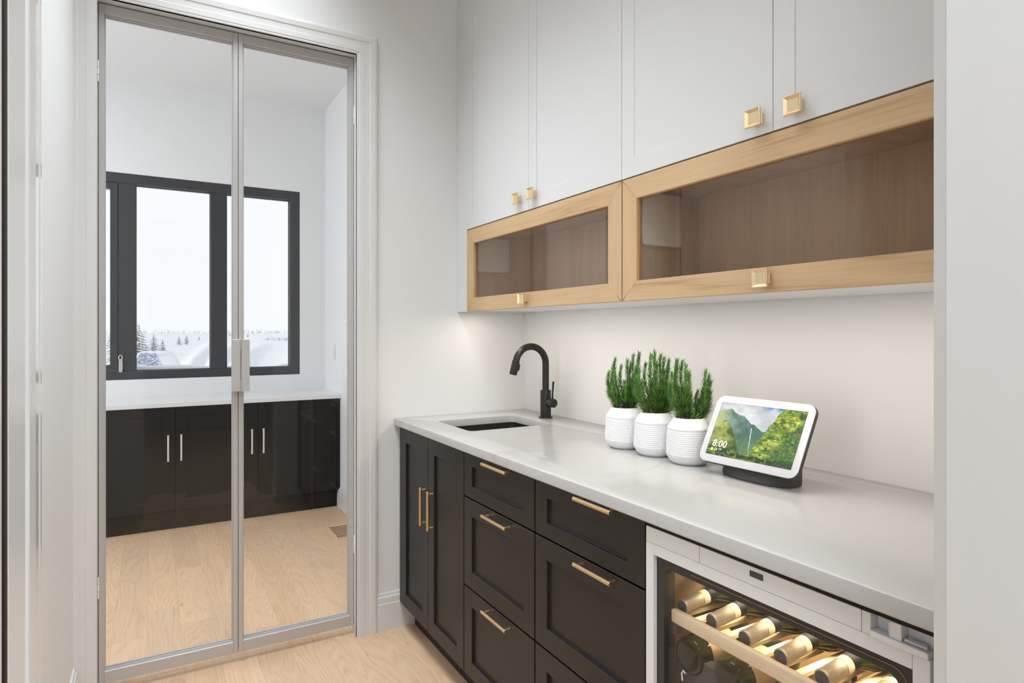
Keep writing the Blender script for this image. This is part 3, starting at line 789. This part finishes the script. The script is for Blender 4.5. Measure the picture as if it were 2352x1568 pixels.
mk('rear_shell', plate(SWd, SHd, .024, -.0135, -.0028, .002), dkplastic_m, ds, smooth=40)
bez = mk('bezel', plate(SWd-.0015, SHd-.0015, .0235, -.0028, 0.0, .0012), paint('white_bezel', (.73, .725, .73, 1), .25), ds, smooth=40)
# screen picture as a fine mesh of coloured points
def grid_noise(nx, ny, cells, seed):
    r = np.random.RandomState(seed); g = r.rand(cells+3, cells+3)
    xs = np.linspace(0, cells, nx); ys = np.linspace(0, cells, ny)
    xi = xs.astype(int); yi = ys.astype(int); fx = xs-xi; fy = ys-yi; fx = fx*fx*(3-2*fx); fy = fy*fy*(3-2*fy)
    a = g[np.ix_(yi, xi)]; b_ = g[np.ix_(yi, xi+1)]; c_ = g[np.ix_(yi+1, xi)]; d_ = g[np.ix_(yi+1, xi+1)]
    return (a*(1-fx)+b_*fx)*(1-fy[:, None])+(c_*(1-fx)+d_*fx)*fy[:, None]
def fbm(nx, ny, c, seed, oc=5):
    s = 0; w = 1; t = 0
    for i in range(oc): s = s+w*grid_noise(nx, ny, c*2**i, seed+i); t += w; w *= .62
    return s/t
nx, ny = 300, 190
u = np.linspace(0, 1, nx)[None, :].repeat(ny, 0); v = np.linspace(0, 1, ny)[:, None].repeat(nx, 1)
f1 = fbm(nx, ny, 5, 1); f2 = fbm(nx, ny, 9, 20); f3 = fbm(nx, ny, 22, 40, 3); f4 = fbm(nx, ny, 3, 60)
def lin(c): c = np.array(c)/255.; return np.where(c <= .04045, c/12.92, ((c+.055)/1.055)**2.4)
def mixc(a, b_, t): return a*(1-t[..., None])+b_*t[..., None]
img = mixc(np.array([188, 192, 196.])*np.ones((ny, nx, 1)), np.array([242, 243, 244.]), np.clip((f4-.3)*2.6, 0, 1))
blue = np.clip((v-.93)*14, 0, 1)*np.clip(1.3-np.abs(u-.57)*16, 0, 1)*(f2 > .42)+np.clip((v-.90)*12, 0, 1)*np.clip(1.4-np.abs(u-.735)*18, 0, 1)*(f2 > .40)
img = mixc(img, np.array([92, 150, 215.]), np.clip(blue, 0, 1))
jag = (f2-.5)*.05+(f3-.5)*.03
rid = np.interp(u[0], [0, .05, .11, .147, .2, .26, .32, .38, .439, .47, .52, .57, .615, .66, 1], [.83, .865, .875, .885, .83, .79, .80, .73, .65, .66, .60, .56, .55, .45, .3])[None, :]
far = v < rid+jag
cf = mixc(np.array([78, 118, 112.])*np.ones((ny, nx, 1)), np.array([150, 176, 160.]), np.clip((f1-.28)*2.2+.25*(v-.5), 0, 1))
cf = mixc(cf, np.array([118, 150, 78.]), np.clip((.62-v)*1.3, 0, .75))
str_ = .5+.5*np.sin((u*1.0+.25*f1)*95); cf = cf*(1-.10*str_[..., None])
img = np.where(far[..., None], cf, img)
lit = far & (u < .17+.10*(f1-.5)) & (v < .9)
tl_ = np.clip((.19-u)*7, 0, 1)*np.clip((f1-.2)*2.2, 0, 1)
img = np.where(lit[..., None], mixc(img, np.array([190, 202, 140.]), tl_), img)
wx = .449+(.60-v)*.105+(f2-.5)*.014
wf = (np.abs(u-wx) < .0045*(.55+.9*np.clip((v-.14)*2, 0, 1))) & (v < .585) & (v > .14)
img = np.where(wf[..., None], np.array([222, 228, 228.]), img)
rid2 = np.interp(u[0], [0, .03, .08, .129, .17, .20, .235, .27, .31, .345, .36, .40, .47, 1], [.57, .60, .63, .665, .60, .55, .50, .41, .33, .24, .16, .10, .0, -.2])[None, :]
lf = v < rid2+jag*.8
c2 = mixc(np.array([96, 122, 40.])*np.ones((ny, nx, 1)), np.array([206, 210, 118.]), np.clip((f1-.28)*2.4, 0, 1))
sh_ = np.clip((u-(rid2*0+.10)-(.62-v)*.28)*9+(f2-.5)*2.2, 0, 1); c2 = mixc(c2, np.array([62, 88, 36.]), sh_*.75)
c2 = mixc(c2, np.array([44, 66, 30.]), np.clip((.18-v)*6+(f2-.5)*3, 0, .8))
c2 = c2*(.72+.56*f3)[..., None]
c2 = mixc(c2, np.array([30, 48, 26.]), np.clip((f3-.60)*6, 0, .7)*np.clip((.75-v), 0, 1))
img = np.where(lf[..., None], c2, img)
rid3 = np.interp(v[:, 0], [0, .07, .3, .55, .68, .83, .93, 1.0], [.445, .49, .555, .615, .655, .695, .725, .765])[:, None]
rg = u > rid3+jag*.6
dpt = np.clip((u-rid3)*2.0, 0, 1)
c3 = mixc(np.array([132, 158, 62.])*np.ones((ny, nx, 1)), np.array([196, 206, 92.]), np.clip((f1-.32)*2.6, 0, 1))
c3 = mixc(c3, np.array([66, 98, 34.]), np.clip((f3-.5)*4+(f2-.5)*2, 0, .85))
c3 = mixc(c3, np.array([70, 100, 52.]), np.clip((dpt-.42+.25*(.5-v))*4, 0, .75))
c3 = mixc(c3, np.array([52, 80, 46.]), np.clip((f2-.47)*7, 0, .75)*np.clip((dpt-.35)*4, 0, 1))
c3 = mixc(c3, np.array([86, 186, 52.]), np.clip((f2-.56)*9, 0, .8)*np.clip((dpt-.3)*3, 0, 1)*np.clip((.8-v)*3, 0, 1))
c3 = mixc(c3, np.array([46, 62, 34.]), np.clip((.12-v)*9+(f2-.5)*3, 0, .75))
f5 = fbm(nx, ny, 44, 80, 2); c3 = c3*(.62+.76*f5)[..., None]
img = np.where(rg[..., None], c3, img)
bush = v < .07+.09*(f2-.3)
cb = mixc(np.array([40, 62, 26.])*np.ones((ny, nx, 1)), np.array([140, 168, 66.]), np.clip((f3-.42)*4, 0, 1))
img = np.where((bush & (u < .72))[..., None], cb, img)
pic = lin(np.clip(img, 0, 255))
su0, su1, sv0, sv1 = -.4285*SWd, .4320*SWd, -.385*SHd, .388*SHd
verts = [sp(su0+(su1-su0)*i/(nx-1), sv0+(sv1-sv0)*j/(ny-1), .0004) for j in range(ny) for i in range(nx)]
o0 = sp(0, 0)
faces = [(j*nx+i, j*nx+i+1, (j+1)*nx+i+1, (j+1)*nx+i) for j in range(ny-1) for i in range(nx-1)]
me = bpy.data.meshes.new('screen'); me.from_pydata([tuple(p-o0) for p in verts], [], faces)
ca = me.color_attributes.new('picture', 'FLOAT_COLOR', 'POINT')
ca.data.foreach_set('color', np.concatenate([pic.reshape(-1, 3), np.ones((nx*ny, 1))], 1).astype(np.float32).ravel())
m, t, bs = new_mat('lit_screen'); at = t.nodes.new('ShaderNodeAttribute'); at.attribute_name = 'picture'
bs.inputs['Base Color'].default_value = (.01, .01, .01, 1); bs.inputs['Roughness'].default_value = .12; bs.inputs['Emission Strength'].default_value = 1.0
t.links.new(at.outputs['Color'], bs.inputs['Emission Color']); me.materials.append(m)
scr = bpy.data.objects.new('screen', me); COL.objects.link(scr); scr.parent = ds; scr.location = o0-ORG[ds]; ORG[scr] = o0
scr['label'] = 'lit screen with a mountain valley and waterfall'
# thin dark border of the active area
b = B()
for (a0, a1, c0, c1) in ((su0-.0008, su1+.0008, sv1, sv1+.0009), (su0-.0008, su1+.0008, sv0-.0009, sv0), (su0-.0009, su0, sv0, sv1), (su1, su1+.0009, sv0, sv1)):
    b.faces.new([b.verts.new(sp(x, y, .0005)) for x, y in ((a0, c0), (a1, c0), (a1, c1), (a0, c1))])
mk('screen_border', b, dkplastic_m, ds)
em_w = paint('screen_text_white', (1, 1, 1, 1), .5); em_w.node_tree.nodes['Principled BSDF'].inputs['Emission Color'].default_value = (1, 1, 1, 1); em_w.node_tree.nodes['Principled BSDF'].inputs['Emission Strength'].default_value = .95
em_y = paint('screen_sun_yellow', srgb(248, 214, 64), .5); em_y.node_tree.nodes['Principled BSDF'].inputs['Emission Color'].default_value = srgb(248, 214, 64); em_y.node_tree.nodes['Principled BSDF'].inputs['Emission Strength'].default_value = .9
ROT = Matrix((U, V, N)).transposed().to_4x4()
def text(name, s, uv, size, parent, off=.0):
    cu = bpy.data.curves.new(name, 'FONT'); cu.body = s; cu.size = size; cu.offset = -.00025
    tmp = bpy.data.objects.new(name+'_tmp', cu); COL.objects.link(tmp)
    dg = bpy.context.evaluated_depsgraph_get(); me = bpy.data.meshes.new_from_object(tmp.evaluated_get(dg))
    bpy.data.objects.remove(tmp); me.name = name; me.materials.clear(); me.materials.append(em_w)
    o = bpy.data.objects.new(name, me); COL.objects.link(o); o.parent = parent
    p = sp(su0+(su1-su0)*uv[0], sv0+(sv1-sv0)*uv[1], .0009)
    o.matrix_local = Matrix.Translation(p-ORG[parent]) @ ROT
    return o
text('clock_text', '8:00', (.046, .152), .0265, scr)
text('temperature_text', '76', (.090, .080), .0105, scr); text('temperature_unit', 'F', (.161, .080), .0105, scr)
b = B(); pd = Vector((su0+(su1-su0)*.1475, sv0+(sv1-sv0)*.1185))
loops(b, [[sp(pd.x+r_*math.cos(2*math.pi*i/14), pd.y+r_*math.sin(2*math.pi*i/14), .0009) for i in range(14)] for r_ in (.0008, .00135)], False, False)
mk('degree_sign', b, em_w, scr)
b = B(); pc = Vector((su0+(su1-su0)*.062, sv0+(sv1-sv0)*.096)); loops(b, [[sp(pc.x+.0042*math.cos(2*math.pi*i/20), pc.y+.0042*math.sin(2*math.pi*i/20), .0009+d) for i in range(20)] for d in (0, .0001)])
mk('sun_icon', b, em_y, scr)
b = B()
for uu in (-.065, .062):
    loops(b, [[sp(uu+.0013*math.cos(2*math.pi*i/12), SHd*.44+.0013*math.sin(2*math.pi*i/12), d) for i in range(12)] for d in (.0001, .0003)])
mk('microphone_hole', b, dkplastic_m, bez)
b = B(); loops(b, [[sp(.0035*math.cos(2*math.pi*i/14), SHd*.44+.0024*math.sin(2*math.pi*i/14), d) for i in range(14)] for d in (.0001, .0003)])
mk('light_sensor', b, paint('grey_sensor', (.55, .55, .56, 1), .4), bez)
# fabric foot
def foot():
    bm = B(); rows = []
    cb = Vector((ctr.x+.020, ctr.y-.004))
    for z, cx_, axx, ayy in ((.0005, 0, .0545, .1035), (.003, 0, .0560, .1055), (.010, .0005, .0562, .1060), (.05, .008, .0505, .1030), (.095, .024, .036, .094), (.125, .034, .026, .084)):
        row = []
        for i in range(40):
            a = 2*math.pi*i/40; ca_, sa = math.cos(a), math.sin(a)
            row.append((cb.x+cx_+axx*math.copysign(abs(ca_)**.8, ca_), cb.y+ayy*math.copysign(abs(sa)**.8, sa), CZ1+z))
        rows.append(row)
    return loops(bm, rows)
mk('foot', foot(), fabric_m, ds, smooth=50)

# ================================================================== STUDY BEYOND THE GLASS DOORS
YFc = 4.60; fY = faceY(YFc)
b = bx(-1.4, XF-.001, 4.582, YF-.001, .800, .830, b=.002)
mk('desk_top', b, paint('white_desk_top', (.82, .82, .825, 1), .3), label='white worktop along the window wall beyond the glass doors', cat='countertop')
def far_unit(x0, x1, doors, handles, label, filler=None):
    u = root('low_cabinet', ((x0+x1)/2, 4.83, 0), label, 'cabinet', None)
    b = B(); t = .016
    box(b, x0, x0+t, YFc+.0205, YF-.002, .13, .799); box(b, x1-t, x1, YFc+.0205, YF-.002, .13, .799); box(b, x0+t, x1-t, YFc+.0205, YF-.002, .13, .146); box(b, x0+t, x1-t, YF-.02, YF-.002, .146, .799)
    mk('carcass', b, far_black_m, u)
    for (a, c), hs in zip(doors, handles):
        d = mk('door', shaker(B(), fY, a+.0015, c-.0015, .131, .797, .060, rec=.006), far_black_m, u)
        for hx in hs:
            mk('handle', bar_handle(B(), (hx, YFc-.028, .452), (hx, YFc-.028, .622), Vector((0, -1, 0)), r=.0058, post=.028), nickel_m, d)
    if filler: mk('filler_strip', bx(filler[0], filler[1], YFc, YFc+.018, .131, .797, b=.001), far_black_m, u)
    mk('toe_kick', bx(x0, x1, 4.645, 4.66, .0, .13), far_black_m, u)
far_unit(-.42, .1345, [(-.42, .1345)], [(.0925,)], 'dark shaker low cabinet under the white worktop, cut by the left door stile')
far_unit(.1350, .6355, [(.1350, .6355)], [(.1670, .5940)], 'dark shaker low cabinet with two upright pulls, middle one under the worktop')
far_unit(.6360, XF-.002, [(.6360, 1.176)], [(.6680,)], 'dark shaker low cabinet with one pull, ending at the study side wall', (1.1775, XF-.003))
# window
WYf = YF+.012
wd = root('window_1', ((WX0+WX1)/2, WYf, WZ0), 'wide charcoal-framed window above the white worktop looking onto snow', 'window', kind='structure')
def bar(name, x0, x1, z0, z1, y0=WYf, y1=WYf+.09, par=wd, b=.003): return mk(name, bx(x0, x1, y0, y1, z0, z1, b=b), win_m, par)
ZB, ZT = 1.015, 2.3095
b = B(); box(b, WX0+.001, WX0+.07, WYf, WYf+.09, WZ0+.001, WZ1-.001); box(b, .932, WX1-.001, WYf, WYf+.09, WZ0+.001, WZ1-.001, b=.002); box(b, WX0+.07, .932, WYf, WYf+.09, WZ0+.001, ZB, b=.002); box(b, WX0+.07, .932, WYf, WYf+.09, ZT, WZ1-.001, b=.002)
mk('frame', b, win_m, wd)
bar('mullion', .3745, .4845, ZB, ZT); bar('mullion', -.2000, -.0943, ZB, ZT)
for a, c in ((-.0943, .3745), (.4845, .932)):
    mk('glass_pane', bx(a, c, WYf+.05, WYf+.056, ZB, ZT), clear_m, wd)
    b = B()
    for (xa, xb_, za, zb_) in ((a, a+.004, ZB, ZT), (c-.004, c, ZB, ZT), (a+.004, c-.004, ZB, ZB+.004), (a+.004, c-.004, ZT-.004, ZT)): box(b, xa, xb_, WYf+.040, WYf+.05, za, zb_)
    mk('glazing_bead', b, win_m, wd)
ss = mk('sash', bx(-.2450, -.2010, WYf-.004, WYf+.06, ZB+.004, ZT-.004, b=.002), win_m, wd)
b = B(); box(b, -.67, -.627, WYf-.004, WYf+.06, ZB+.004, ZT-.004, b=.002); box(b, -.627, -.245, WYf-.004, WYf+.06, ZB+.004, ZB+.044, b=.002); box(b, -.627, -.245, WYf-.004, WYf+.06, ZT-.044, ZT-.004, b=.002)
mk('sash_frame', b, win_m, ss)
mk('glass_pane', bx(-.627, -.245, WYf+.03, WYf+.036, ZB+.044, ZT-.044), clear_m, ss)
b = B(); lx, ly = -.184, WYf-.012
loops(b, [[(lx+.012*s*w, ly-.006, z) for s in (-1, 1)]+[(lx+.012*s*w, ly+.012, z) for s in (1, -1)] for z, w in ((1.008, .7), (1.03, 1.0), (1.075, .95), (1.10, .75))])
tube(b, [(lx-.010, ly, 1.10), (lx-.010, ly, 1.118), (lx, ly, 1.127), (lx+.010, ly, 1.118), (lx+.010, ly, 1.10)], .0035, 8)
mk('latch', b, paint('brushed_latch', (.62, .61, .62, 1), .35, metal=.7), wd)
# switch
sw = root('light_switch', (XF-.003, 4.784, 1.134), 'white rocker light switch on the study side wall', 'switch')
mk('cover_plate', bx(XF-.007, XF-.0003, 4.748, 4.82, 1.075, 1.193, b=.002), plastic_m, sw)
mk('rocker', bx(XF-.011, XF-.007, 4.768, 4.800, 1.100, 1.168, b=.0015), plastic_m, sw)
# floor register
vn = root('floor_vent', (1.07, 4.02, 0), 'slotted oak floor vent beside the study baseboard', 'vent')
mk('slot_shade', bx(1.005, 1.145, 3.90, 4.165, .0002, .0008), vent_m, vn)  # dark sheet over the planks stands in for shade in the slots
b = B(); box(b, .99, 1.005, 3.885, 4.18, .0002, .004, b=.0008); box(b, 1.145, 1.16, 3.885, 4.18, .0002, .004, b=.0008); box(b, 1.005, 1.145, 3.885, 3.905, .0002, .004, b=.0008); box(b, 1.005, 1.145, 4.16, 4.18, .0002, .004, b=.0008)
vf = mk('vent_frame', b, floor_m, vn)
for k in range(9):
    yk = 3.919+k*.0284; mk('vent_slat', bx(1.005, 1.145, yk, yk+.0120, .0009, .0036), floor_m, vf)

# ================================================================== OUTSIDE
ledge_snow = paint('shaded_ledge_snow', (.88, .95, .98, 1), .7, bump=.2, bscale=8)  # bluish shade and extra brightness are put into this snow's colour
_p = ledge_snow.node_tree.nodes['Principled BSDF']; _p.inputs['Subsurface Weight'].default_value = 1; _p.inputs['Subsurface Radius'].default_value = (.8, .95, 1); _p.inputs['Subsurface Scale'].default_value = .12
def sil_snow():
    bm = B(); n = 36; rows = []
    for i in range(n+1):
        x = WX0+.03+(WX1-WX0-.06)*i/n
        h = .024+.030*math.exp(-((x+.12)/.10)**2)+.022*math.exp(-((x-.93)/.10)**2)+.014*math.sin(x*5+.6)+.006*math.sin(x*13)
        rows.append([(x, YF+.165, .93), (x, YF+.165, 1.0+h*.75), (x, YF+.20, 1.0+h), (x, YF+.30, 1.0+h*.5), (x, YF+.36, .93)])
    return loops(bm, rows)
mk('window_ledge', bx(WX0, WX1, YF+.1605, YF+.38, .88, .9295), win_m, kind='structure')
mk('snow_on_ledge', sil_snow(), ledge_snow, smooth=60, label='drift of snow lying on the outside ledge below the window panes', cat='snow', kind='stuff')
CAMP = Vector((0, 0, 1.288))
def dirpx(px, py): 
    tt = (px-1176)/1434; vv = (761-py)/1434
    return Vector((.5+.866*tt, .866-.5*tt, vv))
GZ = -1.2
def ground_h(x, y):
    # open fields, with ploughed snow banks running away from the car
    f = .5*x+.866*y; r = .866*x-.5*y
    q = r/max(f, .1); h = GZ
    def berm(p0, f0, p1, f1, w, A):
        k = (f-f0)/(f1-f0)
        if k < -.6: return 0
        sc = ((p0+(p1-p0)*min(1, max(0, k))**.5)-1176)/1434
        return A*math.exp(-((q-sc)/w)**2)*min(1, max(0, (k+.6)/.5))*(1 if k < 1 else math.exp(-(k-1)*3))
    h += berm(398, 22, 500, 120, .016, .62)+berm(440, 20, 545, 110, .014, .6)+berm(482, 18, 600, 100, .017, .5)+berm(650, 14, 700, 60, .02, .4)
    h += (.05*math.sin(x*1.7+.3*y)+.05*math.sin(y*2.1-x*.6)+.035*math.sin(x*4.1+y*2.3))*math.exp(-(f/60))
    return h
bm = B(); fr_ = []
dist = [5.6+(i/90)**2.4*1400 for i in range(91)]
ss_ = [-1.4+.7*j/20 for j in range(20)]+[-.70+.42*j/150 for j in range(150)]+[-.28+.9*j/24 for j in range(25)]
for D in dist:
    fr_.append([((.5*D+.866*q*D), (.866*D-.5*q*D)) for q in ss_])
vv_ = [[bm.verts.new((x, max(y, YF+.25), ground_h(x, max(y, YF+.25)))) for x, y in row] for row in fr_]
for a, c in zip(vv_, vv_[1:]):
    for j in range(len(ss_)-1):
        try: bm.faces.new((a[j], a[j+1], c[j+1], c[j]))
        except ValueError: pass
mk('snowy_ground', bm, snow_m, kind='structure', smooth=80)
tree_m, tt_, tb_ = new_mat('hazy_frosted_spruce')  # pale tones hold snow on the branches plus haze put into the colour
n = tt_.nodes.new('ShaderNodeTexNoise'); n.inputs['Scale'].default_value = 5; n.inputs['Detail'].default_value = 5; tcx = tt_.nodes.new('ShaderNodeTexCoord'); tt_.links.new(tcx.outputs['Object'], n.inputs['Vector'])
rr = ramp(tt_, [(.38, srgb(146, 154, 156)), (.47, srgb(192, 197, 198)), (.55, srgb(240, 242, 244))]); tt_.links.new(n.outputs['Fac'], rr.inputs[0]); tt_.links.new(rr.outputs[0], tb_.inputs['Base Color']); tb_.inputs['Roughness'].default_value = .9
trunk_m = paint('spruce_trunk', srgb(120, 105, 95), .9)
def spruce(px, y_base, y_top, label, seed, group=None, dist=None, wide=.34):
    d = dirpx(px, y_base)
    k = (GZ-1.288)/d.z if dist is None else dist
    base = CAMP+d*k; H = (y_base-y_top)/1434*k
    t = root('spruce_tree', base, label, 'tree', group)
    mk('trunk', tube(B(), [base-Vector((0, 0, .1)), base+Vector((0, 0, H*.5)), base+Vector((0, 0, H*.97))], [H*.025, H*.016, H*.004], 6), trunk_m, t)
    rng = random.Random(seed); b = B()
    lev = 11
    for i in range(lev):
        z = H*(.10+.86*i/lev); rad = H*wide*(1-i/lev)**.85+H*.02
        nb = 9
        for j in range(nb):
            a = 2*math.pi*(j+rng.random()*.7)/nb+i; L = rad*rng.uniform(.7, 1.15); c, s = math.cos(a), math.sin(a)
            p = base+Vector((0, 0, z)); droop = -H*.035*rng.uniform(.4, 1.6)
            tip = p+Vector((c*L, s*L, droop)); wd_ = L*.30; side = Vector((-s, c, 0))
            mid = p+Vector((c*L*.55, s*L*.55, droop*.2+H*.012)); low = mid-Vector((0, 0, H*.030))
            v = [b.verts.new(q) for q in (p, mid+side*wd_, tip, mid-side*wd_, low, p+Vector((0, 0, H*.06)))]
            for q in ((5, 1, 2), (5, 2, 3), (0, 4, 1), (0, 3, 4), (1, 4, 2), (4, 3, 2), (5, 0, 1), (5, 3, 0)): b.faces.new([v[w] for w in q])
    mk('branches', b, tree_m, t)
    return t
spruce(352, 812, 761, 'snow-dusted spruce behind the snow-covered car, taller of that pair', 1)
spruce(373, 808, 775, 'small spruce just beside the taller one behind the snow-covered car', 2)
spruce(411, 793, 769, 'small spruce on the open snow field between car and bank, shorter of that pair', 3)
spruce(428, 792, 766, 'small spruce on the open snow field right behind the snow bank, taller of that pair', 4)
spruce(457, 781, 771, 'tiny lone spruce above the snow bank, seen beside the wide mullion', 5)
spruce(528, 772, 763, 'tiny spruce on the ridge seen just beside the door stile', 6)
spruce(569, 774, 764, 'tiny spruce on the ridge seen in the pane beyond the door stile', 7)
spruce(316, 818, 738, 'pale frosted spruce against the mullion by the car, largest outside', 8, wide=.40)
spruce(256, 838, 758, 'frosted spruce seen through the narrow sash pane', 9, dist=24, wide=.3)
# tree line with haze put into its pale colour, and low shrubs far away: nobody could count them
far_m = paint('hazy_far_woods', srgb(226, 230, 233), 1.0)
b = B(); rng = random.Random(5)
for i in range(1300):
    s = -1.25+1.9*i/1300+rng.uniform(-.002, .002); D = 900*rng.uniform(.95, 1.05); w = 2.0*rng.uniform(.6, 1.4); h = 5.6*rng.uniform(.45, 1.2)
    x, y = .5*D+.866*s*D, .866*D-.5*s*D; z = GZ-.3
    lathe(b, [(w*.9, 0), (w, h*.35), (w*.6, h*.8), (w*.08, h)], 6, Matrix.Translation((x, y, z)), False, True)
mk('far_tree_line', b, far_m, label='pale hazy line of woods along the snowy horizon', cat='woods', kind='stuff')
b = B()
for i in range(46):
    px = 607+ (i/46)*62+rng.uniform(-1, 1); d = dirpx(px, 781); k = (GZ-1.288)/d.z*rng.uniform(.98, 1.02); p = (CAMP+d*k).xy.to_3d()+Vector((0, 0, GZ)); h = rng.uniform(.4, 1.15)
    lathe(b, [(.3, -.1), (.42, h*.35), (.05, h)], 5, Matrix.Translation(p), False, True)
mk('shrub_row', b, paint('frosted_shrubs', srgb(205, 209, 213), 1.0), label='row of tiny frosted shrubs on the far snow slope', cat='shrubs', kind='stuff')
# snow-covered car, nose toward the house
glass_d = None
m, t, bs = new_mat('frosted_windscreen'); tc = t.nodes.new('ShaderNodeTexCoord'); v_ = t.nodes.new('ShaderNodeTexNoise'); v_.inputs['Scale'].default_value = 11; v_.inputs['Detail'].default_value = 6
t.links.new(tc.outputs['Object'], v_.inputs['Vector']); r_ = ramp(t, [(.42, srgb(118, 132, 154)), (.54, srgb(160, 172, 190)), (.66, srgb(232, 238, 246))]); t.links.new(v_.outputs['Fac'], r_.inputs[0]); t.links.new(r_.outputs[0], bs.inputs['Base Color']); bs.inputs['Roughness'].default_value = .3
frost_m = m
cf_ = 25.0
def carp(px, py, k): return CAMP+dirpx(px, py)*k
pc0 = carp(358, 830, cf_); cfw = dirpx(358, 761).normalized(); cr = Vector((cfw.y, -cfw.x, 0))
car = root('parked_car', (pc0.x, pc0.y, GZ), 'parked car buried in snow with a frosted windscreen outside the window', 'car')
def cpt(r_, f_, z): return (pc0+cr*r_+cfw*f_).xy.to_3d()+Vector((0, 0, z))
zr = 1.288-(806-761)/1434*25.9; zbm = 1.288-(843-761)/1434*24.4
def carbody():
    bm = B(); rows = []
    # cross-sections from nose to tail: (f, half width, z top)
    for f_, hw, ztop in ((-2.6, .70, zbm-.42), (-2.45, .86, zbm-.20), (-.75, .92, zbm+.02), (-.70, .92, zbm+.03), (.35, .64, zr-.04), (.6, .62, zr), (1.9, .62, zr-.02), (2.1, .9, zbm+.05), (2.5, .85, zbm-.3)):
        rows.append([cpt(-hw*1.05, f_, GZ+.25), cpt(-hw*1.05, f_, min(ztop, zbm)-.1), cpt(-hw, f_, ztop-.06), cpt(-hw*.8, f_, ztop), cpt(hw*.8, f_, ztop), cpt(hw, f_, ztop-.06), cpt(hw*1.05, f_, min(ztop, zbm)-.1), cpt(hw*1.05, f_, GZ+.25)])
    return loops(bm, rows)
mk('body', carbody(), snow_m, car, smooth=50)
# windscreen: sits on the sloped front, left part in view
def ws(r_, s, lift=.02): # s 0 bottom..1 top of screen
    f_ = -.68+(.33+.68)*s; z = (zbm+.03)+(zr-.03-zbm-.03)*s
    n_ = Vector((0, 0, 1)); return cpt(r_, f_, z)+Vector((0, 0, lift))-cfw*lift
b = B(); rows = [[ws(-.72, .02, l_), ws(.22, .02, l_), ws(.04, .60, l_), ws(-.02, .93, l_), ws(-.50, .95, l_), ws(-.57, .88, l_)] for l_ in (.02, 0)]
loops(b, rows); mk('windscreen', b, frost_m, car)
b = B(); tube(b, [ws(-.66, .30, .035), ws(-.40, .62, .035)], .018, 6); tube(b, [ws(-.22, .10, .035), ws(.02, .34, .035)], .018, 6); mk('wiper', b, snow_m, car)
for f_ in (-1.7, 1.5):
    for r_ in (-.86, .86):
        mk('wheel', lathe(B(), [(.10, -.11), (.30, -.11), (.34, -.06), (.34, .06), (.30, .11), (.10, .11)], 18, axis_M(cpt(r_, f_, GZ+.33), cr)), dkplastic_m, car, smooth=40)
